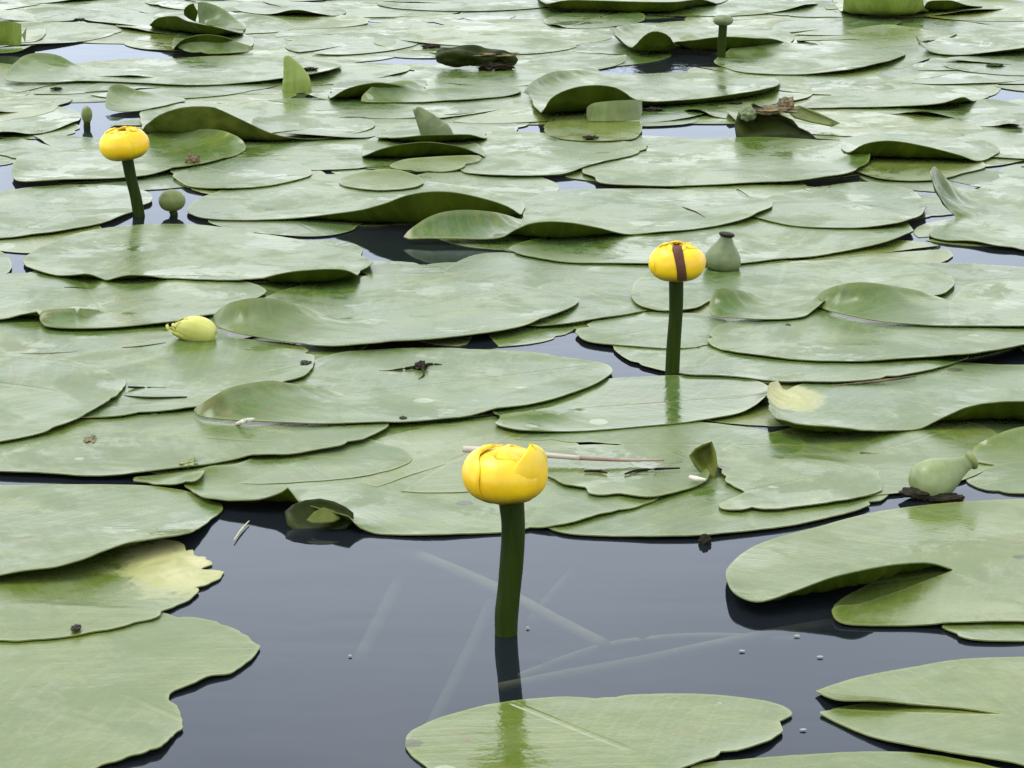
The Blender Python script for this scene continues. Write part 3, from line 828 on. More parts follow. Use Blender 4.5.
pad('pad with a grey raised left lobe at far left',
    [(5, 80, 4), (20, 83, 3), (60, 83, 3), (100, 82, 3), (145, 84, 3), (190, 86, 3), (240, 84, 3), (290, 78, 6), (325, 72, 8), (340, 66, 3), (300, 60), (240, 57), (160, 60), (90, 68, 1), (60, 57, 14), (40, 54, 18), (25, 57, 17), (12, 68, 10)], L=36, tone=-0.1)
pad('small folded grey green flap above the left flower',
    [(106, 108, 4), (125, 113, 2), (155, 110, 1), (185, 102), (170, 96, 2), (140, 92, 8), (120, 86, 16), (109, 90, 14)], L=30, tone=0.2)
pad('lower of the dark stacked arches at upper left',
    [(172, 50, 5), (185, 40, 17), (205, 36, 21), (225, 38, 18), (240, 44, 8), (252, 47), (250, 37), (215, 30), (180, 34)], L=13)
pad('pale flap in front of the stacked dark arches at upper left',
    [(178, 53, 3), (200, 55, 2), (235, 54, 2), (255, 51), (240, 46, 7), (215, 44, 10), (190, 47, 8)], tone=0.2)
pad('upper of the dark stacked arches at upper left',
    [(150, 26, 6), (158, 19, 18), (175, 18, 22), (190, 24, 19), (215, 29, 14), (243, 35, 3), (240, 20), (200, 12), (160, 14)], L=13)
pad('grey flap leaning over the stacked dark arches at upper left',
    [(184, 17, 12), (188, 8, 25), (203, 5, 28), (222, 11, 20), (236, 22, 8), (245, 32, 2), (225, 31, 2), (200, 26, 4)], L=40, tone=-0.4)
pad('pad with an upcurled green rim far back right of centre',
    [(613, 33, 12), (620, 40, 10), (632, 48, 8), (645, 36, 26), (655, 32, 30), (668, 36, 24), (677, 46, 10), (700, 44), (700, 33), (660, 24), (625, 26, 8)], L=13, tone=0.2)
pad('long pad with green underside below the far stalked bud',
    [(668, 49, 5), (690, 42, 15), (720, 38, 20), (755, 39, 17), (774, 40, 12), (790, 44), (790, 34), (740, 26), (690, 30), (660, 42)], L=13, tone=0.2)
pad('pale pad right of the far stalked bud',
    [(714, 62, 3), (724, 68, 3), (750, 74, 2), (800, 75, 3), (850, 70, 5), (888, 62, 5), (905, 54), (870, 48), (820, 45), (770, 48), (730, 54)], tone=-0.1)
pad('pale tilted pad at the far right edge with a small upcurled tip',
    [(915, 36, 18, 'c'), (922, 46, 8), (935, 54, 3), (960, 56, 3), (1000, 52, 6), (1030, 48, 8), (1060, 40), (1040, 32), (990, 30), (950, 36), (926, 44, 6)], L=24, tone=-0.2)
pad('thin pad with an olive rim at right behind the brown clump',
    [(795, 108, 2), (850, 108, 3), (900, 107, 4), (940, 104, 8), (962, 98, 13), (975, 102, 4), (990, 96), (960, 88), (900, 90), (840, 95)], L=28, tone=0.1)
pad('pad edge with dark raised rim at the top of the view',
    [(545, 4, 10), (570, 1, 16), (620, 2, 17), (670, 3, 17), (700, 0, 12), (720, 4, 3), (730, -8), (660, -18), (580, -16), (540, -8)], L=13)
pad('yellow green leaf standing up at the top right of the view',
    [(842, 12, 4), (846, -4, 30), (870, -9, 40), (900, -9, 40), (922, -2, 28), (926, 12, 5), (940, 2), (920, -16), (850, -18), (832, -2)], L=16, tone=1.0, lit_under_mat='young')
pad('dark tipped pad next to the yellow green standing leaf',
    [(924, 12, 4), (930, 4, 14), (950, 1, 18), (968, 6, 6), (985, 6), (970, -8), (935, -8)], L=13)
pad('bright green leaf edge standing at the far left',
    [(-30, 44, 4), (0, 46, 4), (24, 45, 6), (27, 30, 24), (10, 23, 32), (-20, 24, 30), (-45, 28, 12), (-40, 14), (20, 12), (45, 26), (35, 42, 2)], L=14, tone=0.6, lit_under_mat='young')


# ------------------------------------------------------------------ flowers
def sepal(name, parent, base, R_, H_, phi, half, a1, mat, off=0.0, tipup=0.0, flare=0.0, tilt=None, a0=8, seed=0):
    NU, NV = 22, 18
    V, F, al = [], [], []
    for i in range(NU + 1):
        u = i / NU
        k = math.sqrt(max(0.0, 1 - max(0.0, (u - 0.50) / 0.50) ** 4.0))
        for j in range(NV + 1):
            v = -1 + 2 * j / NV
            # rounded tip: the margin comes up earlier at the sides
            uu = u * (1 - 0.16 * (abs(v) ** 2.4) * u)
            a = R(a0 + (a1 - a0) * uu)
            ph = R(phi) + R(half) * k * v
            wob = mnoise.noise(Vector((math.cos(ph) * 2 + seed, math.sin(ph) * 2, u * 2.2)))
            r = R_ * (math.sin(a) ** 0.62 if a < math.pi / 2 else math.sin(a) ** 0.8) * (1 + off + 0.035 * v + 0.04 * wob) + flare * R_ * max(0, u - 0.55) * 1.4
            z = H_ * 0.5 * (1 - math.cos(a) ) + tipup * H_ * max(0.0, min(u, 0.86) - 0.45) ** 1.4 * (1 - abs(v) ** 3.4)
            p = Vector((math.sin(ph) * r, -math.cos(ph) * r, z + 0.02 * H_ * wob))
            # slightly rolled-in margin
            p *= 1 - 0.03 * max(0, abs(v) - 0.75) * 4 * u
            if tilt:
                p = tilt @ p
            V.append(p)
            al.append(uu)
    for i in range(NU):
        for j in range(NV):
            a_ = i * (NV + 1) + j
            F.append((a_, a_ + 1, a_ + NV + 2, a_ + NV + 1))
    b = Vector(base) - Vector(parent.location)
    o = mesh_obj(name, [v + b for v in V], F, mat, parent)
    att = o.data.attributes.new('along', 'FLOAT', 'POINT')
    att.data.foreach_set('value', al)
    so = o.modifiers.new('thickness', 'SOLIDIFY')
    so.thickness = 0.0011
    so.offset = -1
    return o


def stem_pts(px_pts, yw):
    return [at_depth(x, y, yw) for x, y in px_pts]


def disc_lathe(name, parent, prof, mat, base, tilt=None, seg=24, lobes=0, lob=0.0):
    V, F = [], []
    n = len(prof)
    for r, z in prof:
        for k in range(seg):
            a = 2 * math.pi * k / seg
            rr = r * (1 + lob * math.cos(lobes * a))
            p = Vector((rr * math.cos(a), rr * math.sin(a), z))
            if tilt:
                p = tilt @ p
            V.append(p)
    for i in range(n - 1):
        for k in range(seg):
            F.append((i * seg + k, i * seg + (k + 1) % seg, (i + 1) * seg + (k + 1) % seg, (i + 1) * seg + k))
    F.append(tuple(range(seg))[::-1])
    F.append(tuple((n - 1) * seg + k for k in range(seg)))
    b = Vector(base) - (Vector(parent.location) if parent else Vector())
    if parent:
        return mesh_obj(name, [v + b for v in V], F, mat, parent)
    return mesh_obj(name, V, F, mat, None, base)


def flower(label, stem_px, rad, root_dx=0.0):
    g = ground(*stem_px[-1])
    yw = g.y
    root = empty('yellow_pond_lily', (g.x, g.y, 0))
    tag(root, label, 'flower', 'yellow pond lily flowers standing above the water')
    P = stem_pts(stem_px, yw)[::-1]
    d_ = (P[0] - P[1])
    d_ *= 0.02 / max(1e-6, d_.length)
    P = [P[0] + d_ * 3, P[0] + d_] + P
    tube('stem', P, [rad[0]] * 2 + rad[::-1], M_STEM, root, seg=18, sub=8, wob=0.05)
    return root, P[-1], yw


# the nearest flower: a half open cup whose right sepal stands up in a point
f1, top, yw1 = flower('largest nearest yellow flower on a dark curved stalk over open water, one sepal pointed',
                      [(511, 496), (513, 520), (512.5, 545), (510, 580), (507, 610), (506, 634)], [0.0068, 0.0062, 0.0061, 0.0061, 0.0061, 0.0059])
b = top + Vector((-0.0030, 0, -0.0020))
sepal('sepal', f1, b, 0.0212, 0.0268, 150, 60, 174, M_SEPAL, 0.00, 0.0, seed=1)
sepal('sepal', f1, b, 0.0212, 0.0272, -150, 60, 174, M_SEPAL, 0.00, 0.0, seed=2)
sepal('sepal', f1, b, 0.0214, 0.0288, -95, 58, 172, M_SEPAL, 0.04, 0.0, 0.0, seed=3)
sepal('sepal', f1, b, 0.0216, 0.0278, -20, 70, 174, M_SEPAL, 0.030, 0.0, seed=4)
sepal('sepal', f1, b, 0.0210, 0.0285, 56, 58, 142, M_SEPAL, 0.045, 0.85, 0.0, seed=5)
disc_lathe('stamens', f1, [(0.010, 0.004), (0.0165, 0.010), (0.0178, 0.016), (0.0165, 0.0215), (0.0120, 0.0255), (0.003, 0.0275)], M_STAMEN, b, seg=48, lobes=24, lob=0.03)
disc_lathe('stigma_disc', f1, [(0.004, 0.004), (0.007, 0.008), (0.0055, 0.015), (0.0065, 0.019), (0.0070, 0.0260), (0.0045, 0.0270)], M_STIGMA, b, lobes=12, lob=0.04)

f2, top, yw2 = flower('middle yellow flower, a closed globe with a dark brown strip down its front',
                      [(676, 278), (676, 310), (674, 340), (672, 377)], [0.0050, 0.0048, 0.0048, 0.0050])
b = top + Vector((0, 0, -0.0015))
for i, ph in enumerate((180, -108, 100, -38, 42)):
    sepal('sepal', f2, b, 0.0190 if i > 2 else 0.0186, 0.0258, ph, 56, 174, M_SEPAL, 0.0 + 0.012 * i, seed=10 + i)
V, F = [], []
for i in range(15):
    u = i / 14
    a = R(20 + 142 * u)
    for j in range(5):
        v = -1 + j / 2
        ph = R(14 - 16 * u) + R(9.0) * v / max(0.55, math.sin(a))
        r = 0.0190 * (math.sin(a) ** 0.62 if a < math.pi / 2 else math.sin(a) ** 0.8) * 1.09 + 0.0006 * (1 - v * v)
        V.append(Vector((math.sin(ph) * r, -math.cos(ph) * r, 0.0131 * (1 - math.cos(a)) + 0.0004)) + b - Vector(f2.location))
for i in range(14):
    for j in range(4):
        a_ = i * 5 + j
        F.append((a_, a_ + 1, a_ + 6, a_ + 5))
ws = mesh_obj('withered_strip', V, F, M_STRIP, f2)
so = ws.modifiers.new('thickness', 'SOLIDIFY'); so.thickness = 0.0012

f3, top, yw3 = flower('smallest farthest yellow flower at upper left, a plain closed globe on a leaning stalk',
                      [(127, 158), (131, 178), (136, 198), (139, 216)], [0.0052, 0.0050, 0.0050, 0.0052])
b = top + Vector((-0.0012, 0, -0.0015))
TL = Matrix.Rotation(R(-5), 3, 'Y')
disc_lathe('stamens', f3, [(0.010, 0.004), (0.0165, 0.010), (0.0165, 0.018), (0.0130, 0.0235), (0.002, 0.0250)], M_STAMEN, b, TL, seg=48, lobes=24, lob=0.03)
for i, ph in enumerate((170, -110, 100, 48, -30)):
    sepal('sepal', f3, b, 0.0208, 0.0280, ph, 56, 172, M_SEPAL, 0.0 + 0.012 * i, tilt=TL, seed=20 + i)


# ------------------------------------------------------------------ pods and buds
def pod(label, base, tip, width, body_mat, cap_mat, prof=None):
    """flask shaped fruit: broad body, narrow neck, flared stigma cap"""
    base, tip = Vector(base), Vector(tip)
    ax = tip - base
    Lh = ax.length
    root = empty('seed_pod', base)
    tag(root, label, 'seed pod')
    T = ax.to_track_quat('Z', 'Y').to_matrix()
    pr = prof or [(0.10, -0.04), (0.62, 0.0), (0.93, 0.10), (1.0, 0.24), (0.92, 0.40), (0.70, 0.58), (0.48, 0.72), (0.35, 0.84), (0.31, 0.93)]
    disc_lathe('pod_body', root, [(r * width / 2, z * Lh) for r, z in pr], body_mat, base, T, 28, 9, 0.012)
    disc_lathe('stigma_cap', root, [(r * width / 2, z * Lh) for r, z in [(0.28, 0.90), (0.40, 0.93), (0.43, 0.97), (0.36, 1.0), (0.12, 0.985)]], cap_mat, base, T, 24, 10, 0.03)
    return root


g = ground(933, 497)
p1 = pod('pale green flask shaped pod tipped towards the right, half sunk between pads', at_depth(916, 490, g.y) , at_depth(974, 459, g.y + 0.012), 0.0275, M_PODG, M_BUD)
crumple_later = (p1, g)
g = ground(722, 272)
pod('dull green flask shaped pod standing upright right of the middle flower', at_depth(721, 270, g.y) , at_depth(727, 233, g.y), 0.030, M_PODD, M_DARK)


def round_bud(label, stalk_px, r, sy, mat, rad, name='round_bud', cat='bud'):
    g = ground(*stalk_px[-1])
    root = empty(name, (g.x, g.y, 0))
    tag(root, label, cat)
    P = stem_pts(stalk_px, g.y)[::-1]
    P = [Vector((P[0].x, g.y + 0.002, -0.02))] + P
    tube('stalk', P, [rad] * len(P), M_STEM, root, seg=12)
    c = P[-1]
    prof = []
    for i in range(13):
        a = math.pi * i / 12
        prof.append((max(0.0006, r * math.sin(a) ** 0.85), r * sy * (1 - math.cos(a)) - 0.001))
    disc_lathe('bud_head', root, prof, mat, c, None, 26, 5, 0.03)
    return root


round_bud('round olive bud low over the water beside the left flower stalk', [(172, 210), (174, 215)], 0.0118, 0.80, M_BUD, 0.0035)
round_bud('small dark narrow bud poking from the water above the left flower', [(87, 122), (87, 127)], 0.0056, 1.55, M_BUD, 0.0035)
round_bud('round bud on a thick dark stalk far back right of centre', [(723, 25), (722, 42), (721, 60)], 0.0118, 0.55, M_PODD, 0.0050)

g = ground(196, 347)
yb = empty('yellow_bud', (g.x, g.y, 0))
tag(yb, 'pale yellow bud half sunk between pads at left', 'bud')
c = Vector((g.x, g.y + 0.004, float(HG[int((g.y - GY0) / GR) - 2:int((g.y - GY0) / GR) + 3, int((g.x - GX0) / GR) - 4:int((g.x - GX0) / GR) + 5].max()) + 0.003))
TB = Matrix.Rotation(R(-72), 3, 'Y')
for i, (ph, dx, rr, hh) in enumerate(((180, 0.014, 0.0098, 0.030), (100, 0.014, 0.0100, 0.026), (-20, 0.014, 0.0099, 0.032), (-95, 0.012, 0.0088, 0.034))):
    sepal('sepal', yb, c + Vector((dx, 0, 0)), rr, hh, ph, 68, 174, M_BUDY, 0.0 + 0.02 * i, tilt=TB, seed=40 + i)


# ------------------------------------------------------------------ standing young leaves
def rolled_leaf(label, px_pts, rads, mat, flat=0.55, name='rolled_young_leaf'):
    g = ground(*px_pts[0])
    P = stem_pts(px_pts, g.y)
    P = [Vector((P[0].x, g.y, -0.03))] + P
    V, F = tube_data(P, [rads[0]] + rads, seg=20, sub=8)
    # flatten towards the viewer's line and crease one side, like a blade still rolled
    off = Vector((P[0].x, g.y, 0))
    W = []
    for k, v in enumerate(V):
        a = (k % 20) / 20 * 2 * math.pi
        q = v - off
        q.y = q.y * flat
        q.x += 0.0012 * math.cos(3 * a)
        W.append(q)
    o = mesh_obj(name, W, F, mat, None, off)
    return tag(o, label, 'young leaf')


rolled_leaf('bright green rolled leaf spear standing upright in upper left of centre', [(297, 92), (296, 80), (292, 68), (286, 56)], [0.0150, 0.0140, 0.0090, 0.0012], M_YOUNG_LIT)
rolled_leaf('dull standing leaf tip leaning left above the dark twin arches', [(438, 139), (433, 130), (425, 119), (416, 108)], [0.0150, 0.0130, 0.0085, 0.0022], M_PODD)

# ------------------------------------------------------------------ dead matter
def crumple(name, parent, c, size, mat, seed, amp=0.35, freq=2.4, loc_obj=False):
    bm = bmesh.new()
    bmesh.ops.create_icosphere(bm, subdivisions=4, radius=1.0)
    for v in bm.verts:
        n = mnoise.noise(v.co * freq + Vector((seed, seed * 2, 0))) + 0.5 * mnoise.noise(v.co * freq * 2.3 + Vector((seed, 3, 1)))
        r = 1 + amp * n
        v.co = Vector((v.co.x * size[0] * r, v.co.y * size[1] * r, v.co.z * size[2] * (r + 0.2 * n)))
    me = bpy.data.meshes.new(name)
    bm.to_mesh(me); bm.free()
    me.materials.append(mat)
    me.polygons.foreach_set('use_smooth', [True] * len(me.polygons))
    o = bpy.data.objects.new(name, me)
    COL.objects.link(o)
    if parent:
        o.parent = parent
        o.location = Vector(c) - Vector(parent.location)
    else:
        o.location = c
    return o


def blade(name, parent, px, yw, depth, mat, thick=0.0015, bow=0.012):
    """a stiff dead leaf blade: outline in a leaning plane, bowed and thick"""
    P = [at_depth(x, y, yw) for x, y in px]
    zmin = min(p.z for p in P); zmax = max(p.z for p in P)
    c = sum(P, Vector()) / len(P)
    n = len(P)
    ring = []
    K = 4
    V, F = [], []
    for k in range(K + 1):
        s = k / K
        for p in P:
            q = c.lerp(p, s)
            q.y += depth * (q.z - zmin) / max(1e-4, zmax - zmin) + bow * (1 - s * s)
            V.append(q)
    for k in range(K):
        for i in range(n):
            a, b_ = k * n + i, k * n + (i + 1) % n
            if k == 0:
                F.append((n + (i + 1) % n, n + i, 0))
            else:
                F.append((a, b_, b_ + n, a + n))
    off = Vector(parent.location) if parent else Vector((c.x, yw, zmin))
    o = mesh_obj(name, [v - off for v in V], F, mat, parent, off if not parent else (0, 0, 0))
    m = o.modifiers.new('thickness', 'SOLIDIFY'); m.thickness = thick
    return o


g = ground(476, 71)
rc = empty('rotting_leaf', (g.x, g.y, 0))
tag(rc, 'brown rotting leaf clump crumpled on the pads in upper centre', 'dead leaf')
RP = [at_depth(x, y, g.y + 0.006) for x, y in ((436, 59), (444, 57), (460, 56), (480, 57), (498, 57), (510, 58), (517, 62))]
tube('curled_blade', RP, [0.003, 0.010, 0.0115, 0.0105, 0.009, 0.006, 0.002], M_UNDERPLAIN, rc, seg=24, sub=8, wob=0.55, seed=4)
crumple('brown_edge', rc, (g.x + 0.010, g.y + 0.004, 0.0185), (0.030, 0.010, 0.0022), M_BROWN, 5.0, 0.8)
crumple('dark_edge', rc, (g.x + 0.022, g.y - 0.004, 0.006), (0.020, 0.010, 0.004), M_DARK, 7.0, 0.7)

g = ground(775, 140)
bc = empty('torn_leaf', (g.x, g.y, 0))
tag(bc, 'torn brown and black dead leaf folded up like a tent at upper right', 'dead leaf')
blade('dark_blade', bc, [(737, 139), (736, 126), (741, 116), (749, 113), (756, 109), (764, 113), (773, 112), (782, 119), (793, 123), (799, 130), (809, 134), (818, 140)], g.y, 0.03, M_UNDERPLAIN, bow=0.02)
blade('side_blade', bc, [(786, 110), (800, 107), (820, 115), (840, 123), (832, 126), (812, 122), (795, 118)], g.y + 0.05, 0.01, M_BUD, bow=0.004)
crumple('brown_fold', bc, at_depth(768, 110, g.y + 0.03), (0.024, 0.014, 0.0032), M_BROWN, 2.0, 0.7)
crumple('brown_fold', bc, at_depth(786, 104, g.y + 0.045), (0.008, 0.008, 0.006), M_BROWN, 4.0, 0.5)
crumple('green_fold', bc, at_depth(748, 114, g.y + 0.02), (0.009, 0.008, 0.007), M_PODD, 6.0, 0.3)


def hgt(px, py):
    g_ = ground(px, py, 0.004)
    ix, iy = int((g_.x - GX0) / GR), int((g_.y - GY0) / GR)
    return float(HG[max(0, iy - 1):iy + 2, max(0, ix - 1):ix + 2].max())


def on_pad(px, py, dz=0.001):
    z = hgt(px, py) + dz
    z = hgt(px, py) + dz
    return ground(px, py, z)


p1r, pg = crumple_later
crumple('pod_reflection', p1r, (pg.x - 0.010, pg.y - 0.004, 0.004), (0.010, 0.007, 0.003), M_DARK, 21.0, 0.25)  # dark lumps added in place of the pod's reflection in the water
crumple('pod_reflection', p1r, (pg.x + 0.006, pg.y - 0.008, 0.002), (0.012, 0.006, 0.0025), M_DARK, 23.0, 0.25)

# the dark fold hanging from the torn rim into the open water
g = ground(318, 530)
fl = empty('folded_leaf', (g.x, g.y, 0))
tag(fl, 'dark folded leaf end dipping into the open water left of the nearest flower', 'leaf')
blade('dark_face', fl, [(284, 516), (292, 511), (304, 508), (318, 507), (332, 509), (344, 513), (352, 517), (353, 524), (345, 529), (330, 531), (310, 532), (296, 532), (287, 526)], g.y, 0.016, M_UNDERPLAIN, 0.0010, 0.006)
blade('lit_face', fl, [(306, 521), (313, 516), (322, 513), (333, 515), (340, 520), (334, 522), (322, 523), (312, 523)], g.y - 0.004, 0.012, M_UNDERCURL, 0.0006, 0.002)  # paler blade paints in the lit spot of the fold
# the curled up corner of the ragged pad
pq = [o for o in PADS if 'upturned olive corner' in o['label']][0]
g = ground(706, 481)
cc = blade('curled_corner', pq, [(691, 460), (697, 455), (704, 452), (713, 449), (716, 458), (717, 468), (716, 479), (710, 480), (703, 475), (696, 468)], g.y, 0.016, M_UNDERCURL, 0.0009, 0.010)

# dry reed lying across the pads behind the nearest flower
P = [on_pad(463, 449, 0.006), on_pad(500, 451, 0.006), on_pad(545, 455, 0.005), on_pad(580, 458, 0.004), on_pad(620, 460, 0.003), on_pad(664, 460, 0.003)]
rd_ = empty('dry_reed', P[0])
tag(rd_, 'pale dry reed piece lying on the pads behind the nearest flower', 'reed')
tube('pale_end', P[:4], [0.0021, 0.0021, 0.0017, 0.0014], M_REED, rd_, seg=10)
tube('reddish_end', P[3:], [0.0014, 0.0011, 0.0006], M_REEDRED, rd_, seg=8)

# shrivelled scrap with a thread-like stalk on the middle pad
c = on_pad(421, 366, 0.003)
s_ = empty('dead_scrap', c)
tag(s_, 'small black shrivelled scrap with thread like ends on the middle pad', 'dead scrap')
crumple('scrap_body', s_, c, (0.0042, 0.0055, 0.0028), M_DARK, 12.0, 0.5)
tube('thread', [c, on_pad(402, 369, 0.002), on_pad(388, 371, 0.001), on_pad(379, 371, 0.001)], [0.0013, 0.0009, 0.0007, 0.0004], M_DARK, s_, seg=7)
tube('thread', [c, on_pad(430, 364, 0.002), on_pad(442, 365, 0.001)], [0.0012, 0.0009, 0.0006], M_DARK, s_, seg=7)
tube('thread', [c, on_pad(424, 374, 0.002), on_pad(418, 380, 0.001)], [0.0010, 0.0007, 0.0004], M_DARK, s_, seg=7)

for (x, y, sx, lab) in ((305, 363, 0.004, 'dark speck of dead matter on the rounded right pad end'), (403, 418, 0.0026, 'tiny dark crumb near the near rim of the middle pad'),
                        (76, 628, 0.0028, 'dark crumb on the ragged bottom left pad'), (188, 462, 0.0060, 'brown olive crumb beside the raised lobe left of the nearest flower'),
                        (90, 440, 0.0050, 'brown curled crumb on the dull left pad'), (788, 325, 0.0025, 'tiny dark nick on a pad rim right of the middle flower'), (38, 132, 0.005, 'tiny reddish dead tip on a pad at far left')):
    o = crumple('dead_crumb', None, on_pad(x, y, 0.001), (sx * 0.8, sx * 1.6, sx * 0.22), M_DARK if x not in (188, 90) else M_BUD if x == 188 else M_BROWN, x * 0.1, 0.7)
    tag(o, lab, 'crumb')
c = on_pad(192, 160, 0.004)
o = crumple('dead_crumb', None, c, (0.006, 0.006, 0.005), M_BROWN, 3.3, 0.5)
tag(o, 'reddish brown dead bit on a pad just right of the left flower', 'crumb')

for pts, lab in (([(690, 477), (697, 479), (706, 480)], 'white sliver on the pad rim under the upturned green corner'),
                 ([(237, 424), (245, 421), (254, 419)], 'white sliver on the near rim of the middle pad'),
                 ([(234, 540), (241, 530), (249, 521)], 'pale straw floating on open water at left')):
    P = [on_pad(x, y, 0.0016) for x, y in pts]
    o = tube('pale_sliver', P, [0.0012, 0.0018, 0.0008] if pts[0][0] != 234 else [0.0003, 0.0006, 0.0003], M_PALE if pts[0][0] != 234 else M_UWS, seg=8)
    tag(o, lab, 'sliver')

for pts, lab in (([(20, 354), (45, 354), (77, 352)], 'dark dry stalk on the low left pad'), ([(128, 387), (148, 388), (166, 388)], 'upper of two thin dry stalks beside the nicked pad tip'),
                 ([(124, 396), (150, 398), (187, 397)], 'lower of two thin dry stalks beside the nicked pad tip'), ([(122, 348), (140, 347), (166, 343)], 'short dark dry stalk left of the yellow bud'),
                 ([(832, 386), (880, 381), (916, 376)], 'thin dark dry stalk along a pad rim at right'), ([(584, 471), (600, 471), (607, 473)], 'short dark dry stalk left of the upturned green corner'),
                 ([(625, 474), (640, 470), (680, 468)], 'longer dark dry stalk left of the upturned green corner'), ([(64, 288), (75, 288), (96, 290)], 'short dark dry stalk on the folded left pad'),
                 ([(682, 207), (695, 212), (705, 218)], 'short slanting dry stalk on the long olive lobed pad'), ([(860, 452), (885, 455), (940, 453)], 'thin dry stalk left of the pale green pod')):
    P = [on_pad(x, y, 0.0008) for x, y in pts]
    o = tube('dry_stalk', P, [0.0006, 0.0010, 0.0005], M_BROWN if pts[0][0] in (20, 832, 860) else M_DARK, seg=7)
    tag(o, lab, 'dry stalk')

for k in range(9):
    x, y = random.uniform(5, 1020), random.uniform(14, 150)
    z = hgt(x, y)
    sx = random.uniform(0.003, 0.008)
    o = crumple('dead_bit', None, on_pad(x, y, 0.003), (sx * 1.5, sx, sx * 0.35), random.choice((M_DARK, M_DARK, M_UNDERPLAIN, M_BROWN)), k * 1.7, 0.75)
    tag(o, 'small dark dead bit lying among the crowded far pads', 'dead bit', 'dead bits among the far pads')

# white flecks adrift on the open water
for (x, y) in ((528, 629), (350, 657), (742, 652), (797, 637), (803, 731), (820, 658)):
    g = ground(x, y)
    o = crumple('floating_fleck', None, (g.x, g.y, 0.0008), (0.0014 if x > 600 else 0.0008, 0.0010, 0.0002), M_FLECK, x * 0.37, 0.6)
    tag(o, 'tiny white fleck drifting on the dark open water', 'fleck', 'white flecks adrift on the open water')
g = ground(705, 543)
o = crumple('leaf_tip', None, (g.x, g.y, 0.001), (0.0035, 0.003, 0.004), M_DARK, 8.8, 0.3)
tag(o, 'tiny black leaf tip breaking the water near the big right pad', 'leaf tip')

# pale stalks just under the surface
for pts, z, r, lab in (([(365, 535), (430, 560), (500, 590), (560, 622), (605, 645)], -0.012, 0.0033, 'pale sunken stalk slanting behind the nearest flower stem'),
                       ([(425, 535), (405, 570), (380, 620), (360, 660)], -0.03, 0.0040, 'faint sunken stalk left of the nearest flower stem'),
                       ([(500, 688), (560, 676), (640, 661), (700, 648), (780, 632), (840, 622)], -0.012, 0.0028, 'long pale sunken stalk right of the mirrored stem'),
                       ([(520, 676), (590, 650), (650, 639), (720, 636), (800, 640)], -0.014, 0.0018, 'thin bowed sunken stalk above the long pale one'),
                       ([(490, 605), (470, 650), (430, 730)], -0.03, 0.0035, 'faint sunken stalk just left of the mirrored stem'),
                       ([(610, 530), (560, 585), (530, 622)], -0.025, 0.0025, 'short faint sunken stalk right of the nearest flower stem')):
    P = [ground(x, y, z) for x, y in pts]
    o = tube('sunken_stalk', P, [r] * len(P), M_UWF if 'faint' in lab else M_UWS, seg=10)
    tag(o, lab, 'stalk')

# ------------------------------------------------------------------ leave out loose pads that lie wholly hidden under others
bpy.context.view_layer.update()
dg = bpy.context.evaluated_depsgraph_get()
hits = {}
for yy in range(384):
    for xx in range(512):
        d = Vector(((xx * 2 + 1 - CX) / FPX, 0, 0)) + UP * ((CY - yy * 2 - 1) / FPX) + FWD
        ok, _, _, _, ob, _ = sc.ray_cast(dg, CAM, d.normalized())
        if ok:
            hits[ob.name] = hits.get(ob.name, 0) + 1
gone = 0
for o in PADS:
    if o.get('group', '').startswith(('loose', 'low')):
        c = o.location - CAM
        k = c.dot(FWD)
        u_, v_ = CX + FPX * c.x / k, CY - FPX * c.dot(UP) / k
        beside = (u_ < -90 or u_ > 1114) and -40 < v_ < 700 and -190 < u_ < 1214
        if hits.get(o.name, 0) < 4 and not beside:
            bpy.data.objects.remove(o)
            gone += 1
print('pads kept', len(PADS) - gone)

# ------------------------------------------------------------------ water and pond bed
def sheet(name, z, size, mat):
    o = mesh_obj(name, [(-size, -size, 0), (size, -size, 0), (size, size, 0), (-size, size, 0)], [(0, 1, 2, 3)], mat, None, (0, 0, z), False)
    return tag(o, None, None, None, 'structure')


def water_material():
    m, nt = new_mat("pond_water")
    t = NT(nt)
    out = t.n('ShaderNodeOutputMaterial')
    co = t.n('ShaderNodeTexCoord').outputs['Object']
    w1 = t.noise(t.map(co, (1.0, 2.2, 1.0)), 9, 2, 0.5)
    w2 = t.noise(t.map(co, (1.0, 2.0, 1.0)), 70, 2, 0.5)
    patch = t.ramp(t.noise(co, 2.3, 2), 0.60, 0.72)
    hh = t.math('ADD', t.math('MULTIPLY', w1, 0.45), t.math('MULTIPLY', w2, t.math('MULTIPLY_ADD', patch, 0.45, 0.03)))
    rp = ground(668, 68)
    dv = t.n('ShaderNodeVectorMath', operation='DISTANCE', ins={0: co, 1: (rp.x, rp.y, 0)}).outputs['Value']
    stir = t.math('SUBTRACT', 1.0, t.ramp(dv, 0.06, 0.20), clamp=True)
    hh = t.math('ADD', hh, t.math('MULTIPLY', stir, t.math('MULTIPLY', t.noise(t.map(co, (1, 0.6, 1)), 75, 3, 0.6), 3.0)))
    b = t.n('ShaderNodeBump', ins={'Strength': 0.4, 'Distance': 0.0011, 'Height': hh})
    fr = t.n('ShaderNodeFresnel', ins={'IOR': 1.33, 'Normal': b.outputs[0]})
    gl = t.n('ShaderNodeBsdfGlossy', ins={'Color': (0.80, 0.87, 1.0, 1), 'Roughness': 0.03, 'Normal': b.outputs[0]})
    di = t.n('ShaderNodeBsdfDiffuse', ins={'Color': (0.014, 0.018, 0.025, 1)})
    tr = t.n('ShaderNodeBsdfTransparent', ins={'Color': (0.80, 0.86, 0.80, 1)})
    body = t.n('ShaderNodeMixShader', ins={0: 0.45, 1: di.outputs[0], 2: tr.outputs[0]})
    mx = t.n('ShaderNodeMixShader', ins={0: fr.outputs[0], 1: body.outputs[0], 2: gl.outputs[0]})
    t.link(mx.outputs[0], out.inputs[0])
    return m


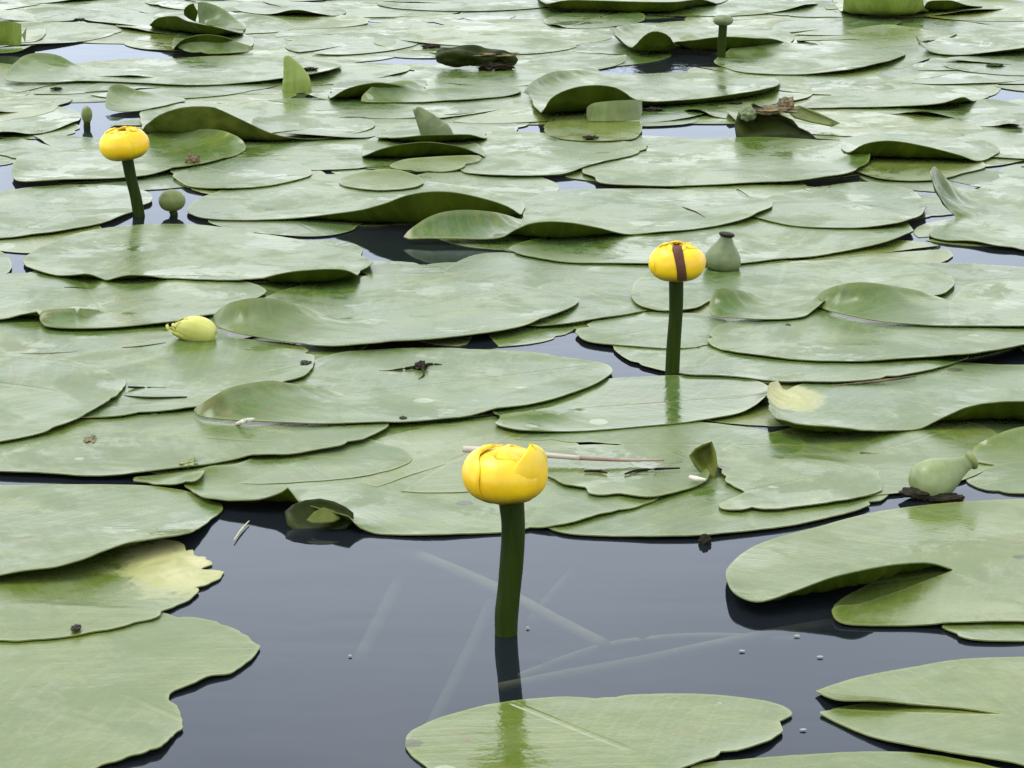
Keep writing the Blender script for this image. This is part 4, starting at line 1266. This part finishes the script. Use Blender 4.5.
sheet('water', 0.0, 300, water_material())
sheet('pond_bed', -0.35, 320, simple_mat('pond_bed', (0.012, 0.012, 0.008), (0.028, 0.026, 0.016), 6, 0.9))

# ------------------------------------------------------------------ light
SUN_EL, SUN_AZ = 62.0, -75.0         # azimuth from straight ahead, left negative
world = bpy.data.worlds.new("World")
sc.world = world
world.use_nodes = True
nt = world.node_tree
nt.nodes.clear()
t = NT(nt)
out = t.n('ShaderNodeOutputWorld')
sky = t.n('ShaderNodeTexSky', sky_type='NISHITA', sun_disc=False, sun_elevation=R(SUN_EL), sun_rotation=R(SUN_AZ), air_density=1.0, dust_density=2.0, ozone_density=1.0)
dirv = t.n('ShaderNodeTexCoord').outputs['Generated']
cl = t.noise(t.map(dirv, (1, 1, 2.2)), 2.2, 5, 0.55)
cf = t.math('MULTIPLY_ADD', t.ramp(cl, 0.35, 0.65), 0.30, 0.62)
dz = t.n('ShaderNodeSeparateXYZ', ins={0: dirv}).outputs[2]
low = t.math('SUBTRACT', 1.0, t.ramp(dz, 0.05, 0.58), clamp=True)      # hazy bright belt low over the horizon
cloud = t.mix(low, (9.0, 9.1, 9.0), (11.8, 12.1, 12.2))
skyc = t.mix(cf, sky.outputs[0], cloud)
bg = t.n('ShaderNodeBackground', ins={'Color': skyc, 'Strength': 0.13})
t.link(bg.outputs[0], out.inputs[0])

sun_d = bpy.data.lights.new('sun', 'SUN')
sun_d.energy = 1.5
sun_d.angle = R(30)
sun_d.color = (1.0, 0.96, 0.88)
sun = bpy.data.objects.new('sun', sun_d)
COL.objects.link(sun)
sd = Vector((math.sin(R(SUN_AZ)) * math.cos(R(SUN_EL)), math.cos(R(SUN_AZ)) * math.cos(R(SUN_EL)), math.sin(R(SUN_EL))))
sun.rotation_euler = sd.to_track_quat('Z', 'Y').to_euler()

# ------------------------------------------------------------------ render
sc.render.engine = 'CYCLES'
sc.cycles.use_denoising = True
sc.cycles.max_bounces = 8
sc.cycles.transparent_max_bounces = 8
sc.view_settings.view_transform = 'Standard'
sc.view_settings.look = 'None'
sc.view_settings.gamma = 1.0
sc.view_settings.exposure = 0.57
sc.view_settings.use_curve_mapping = False
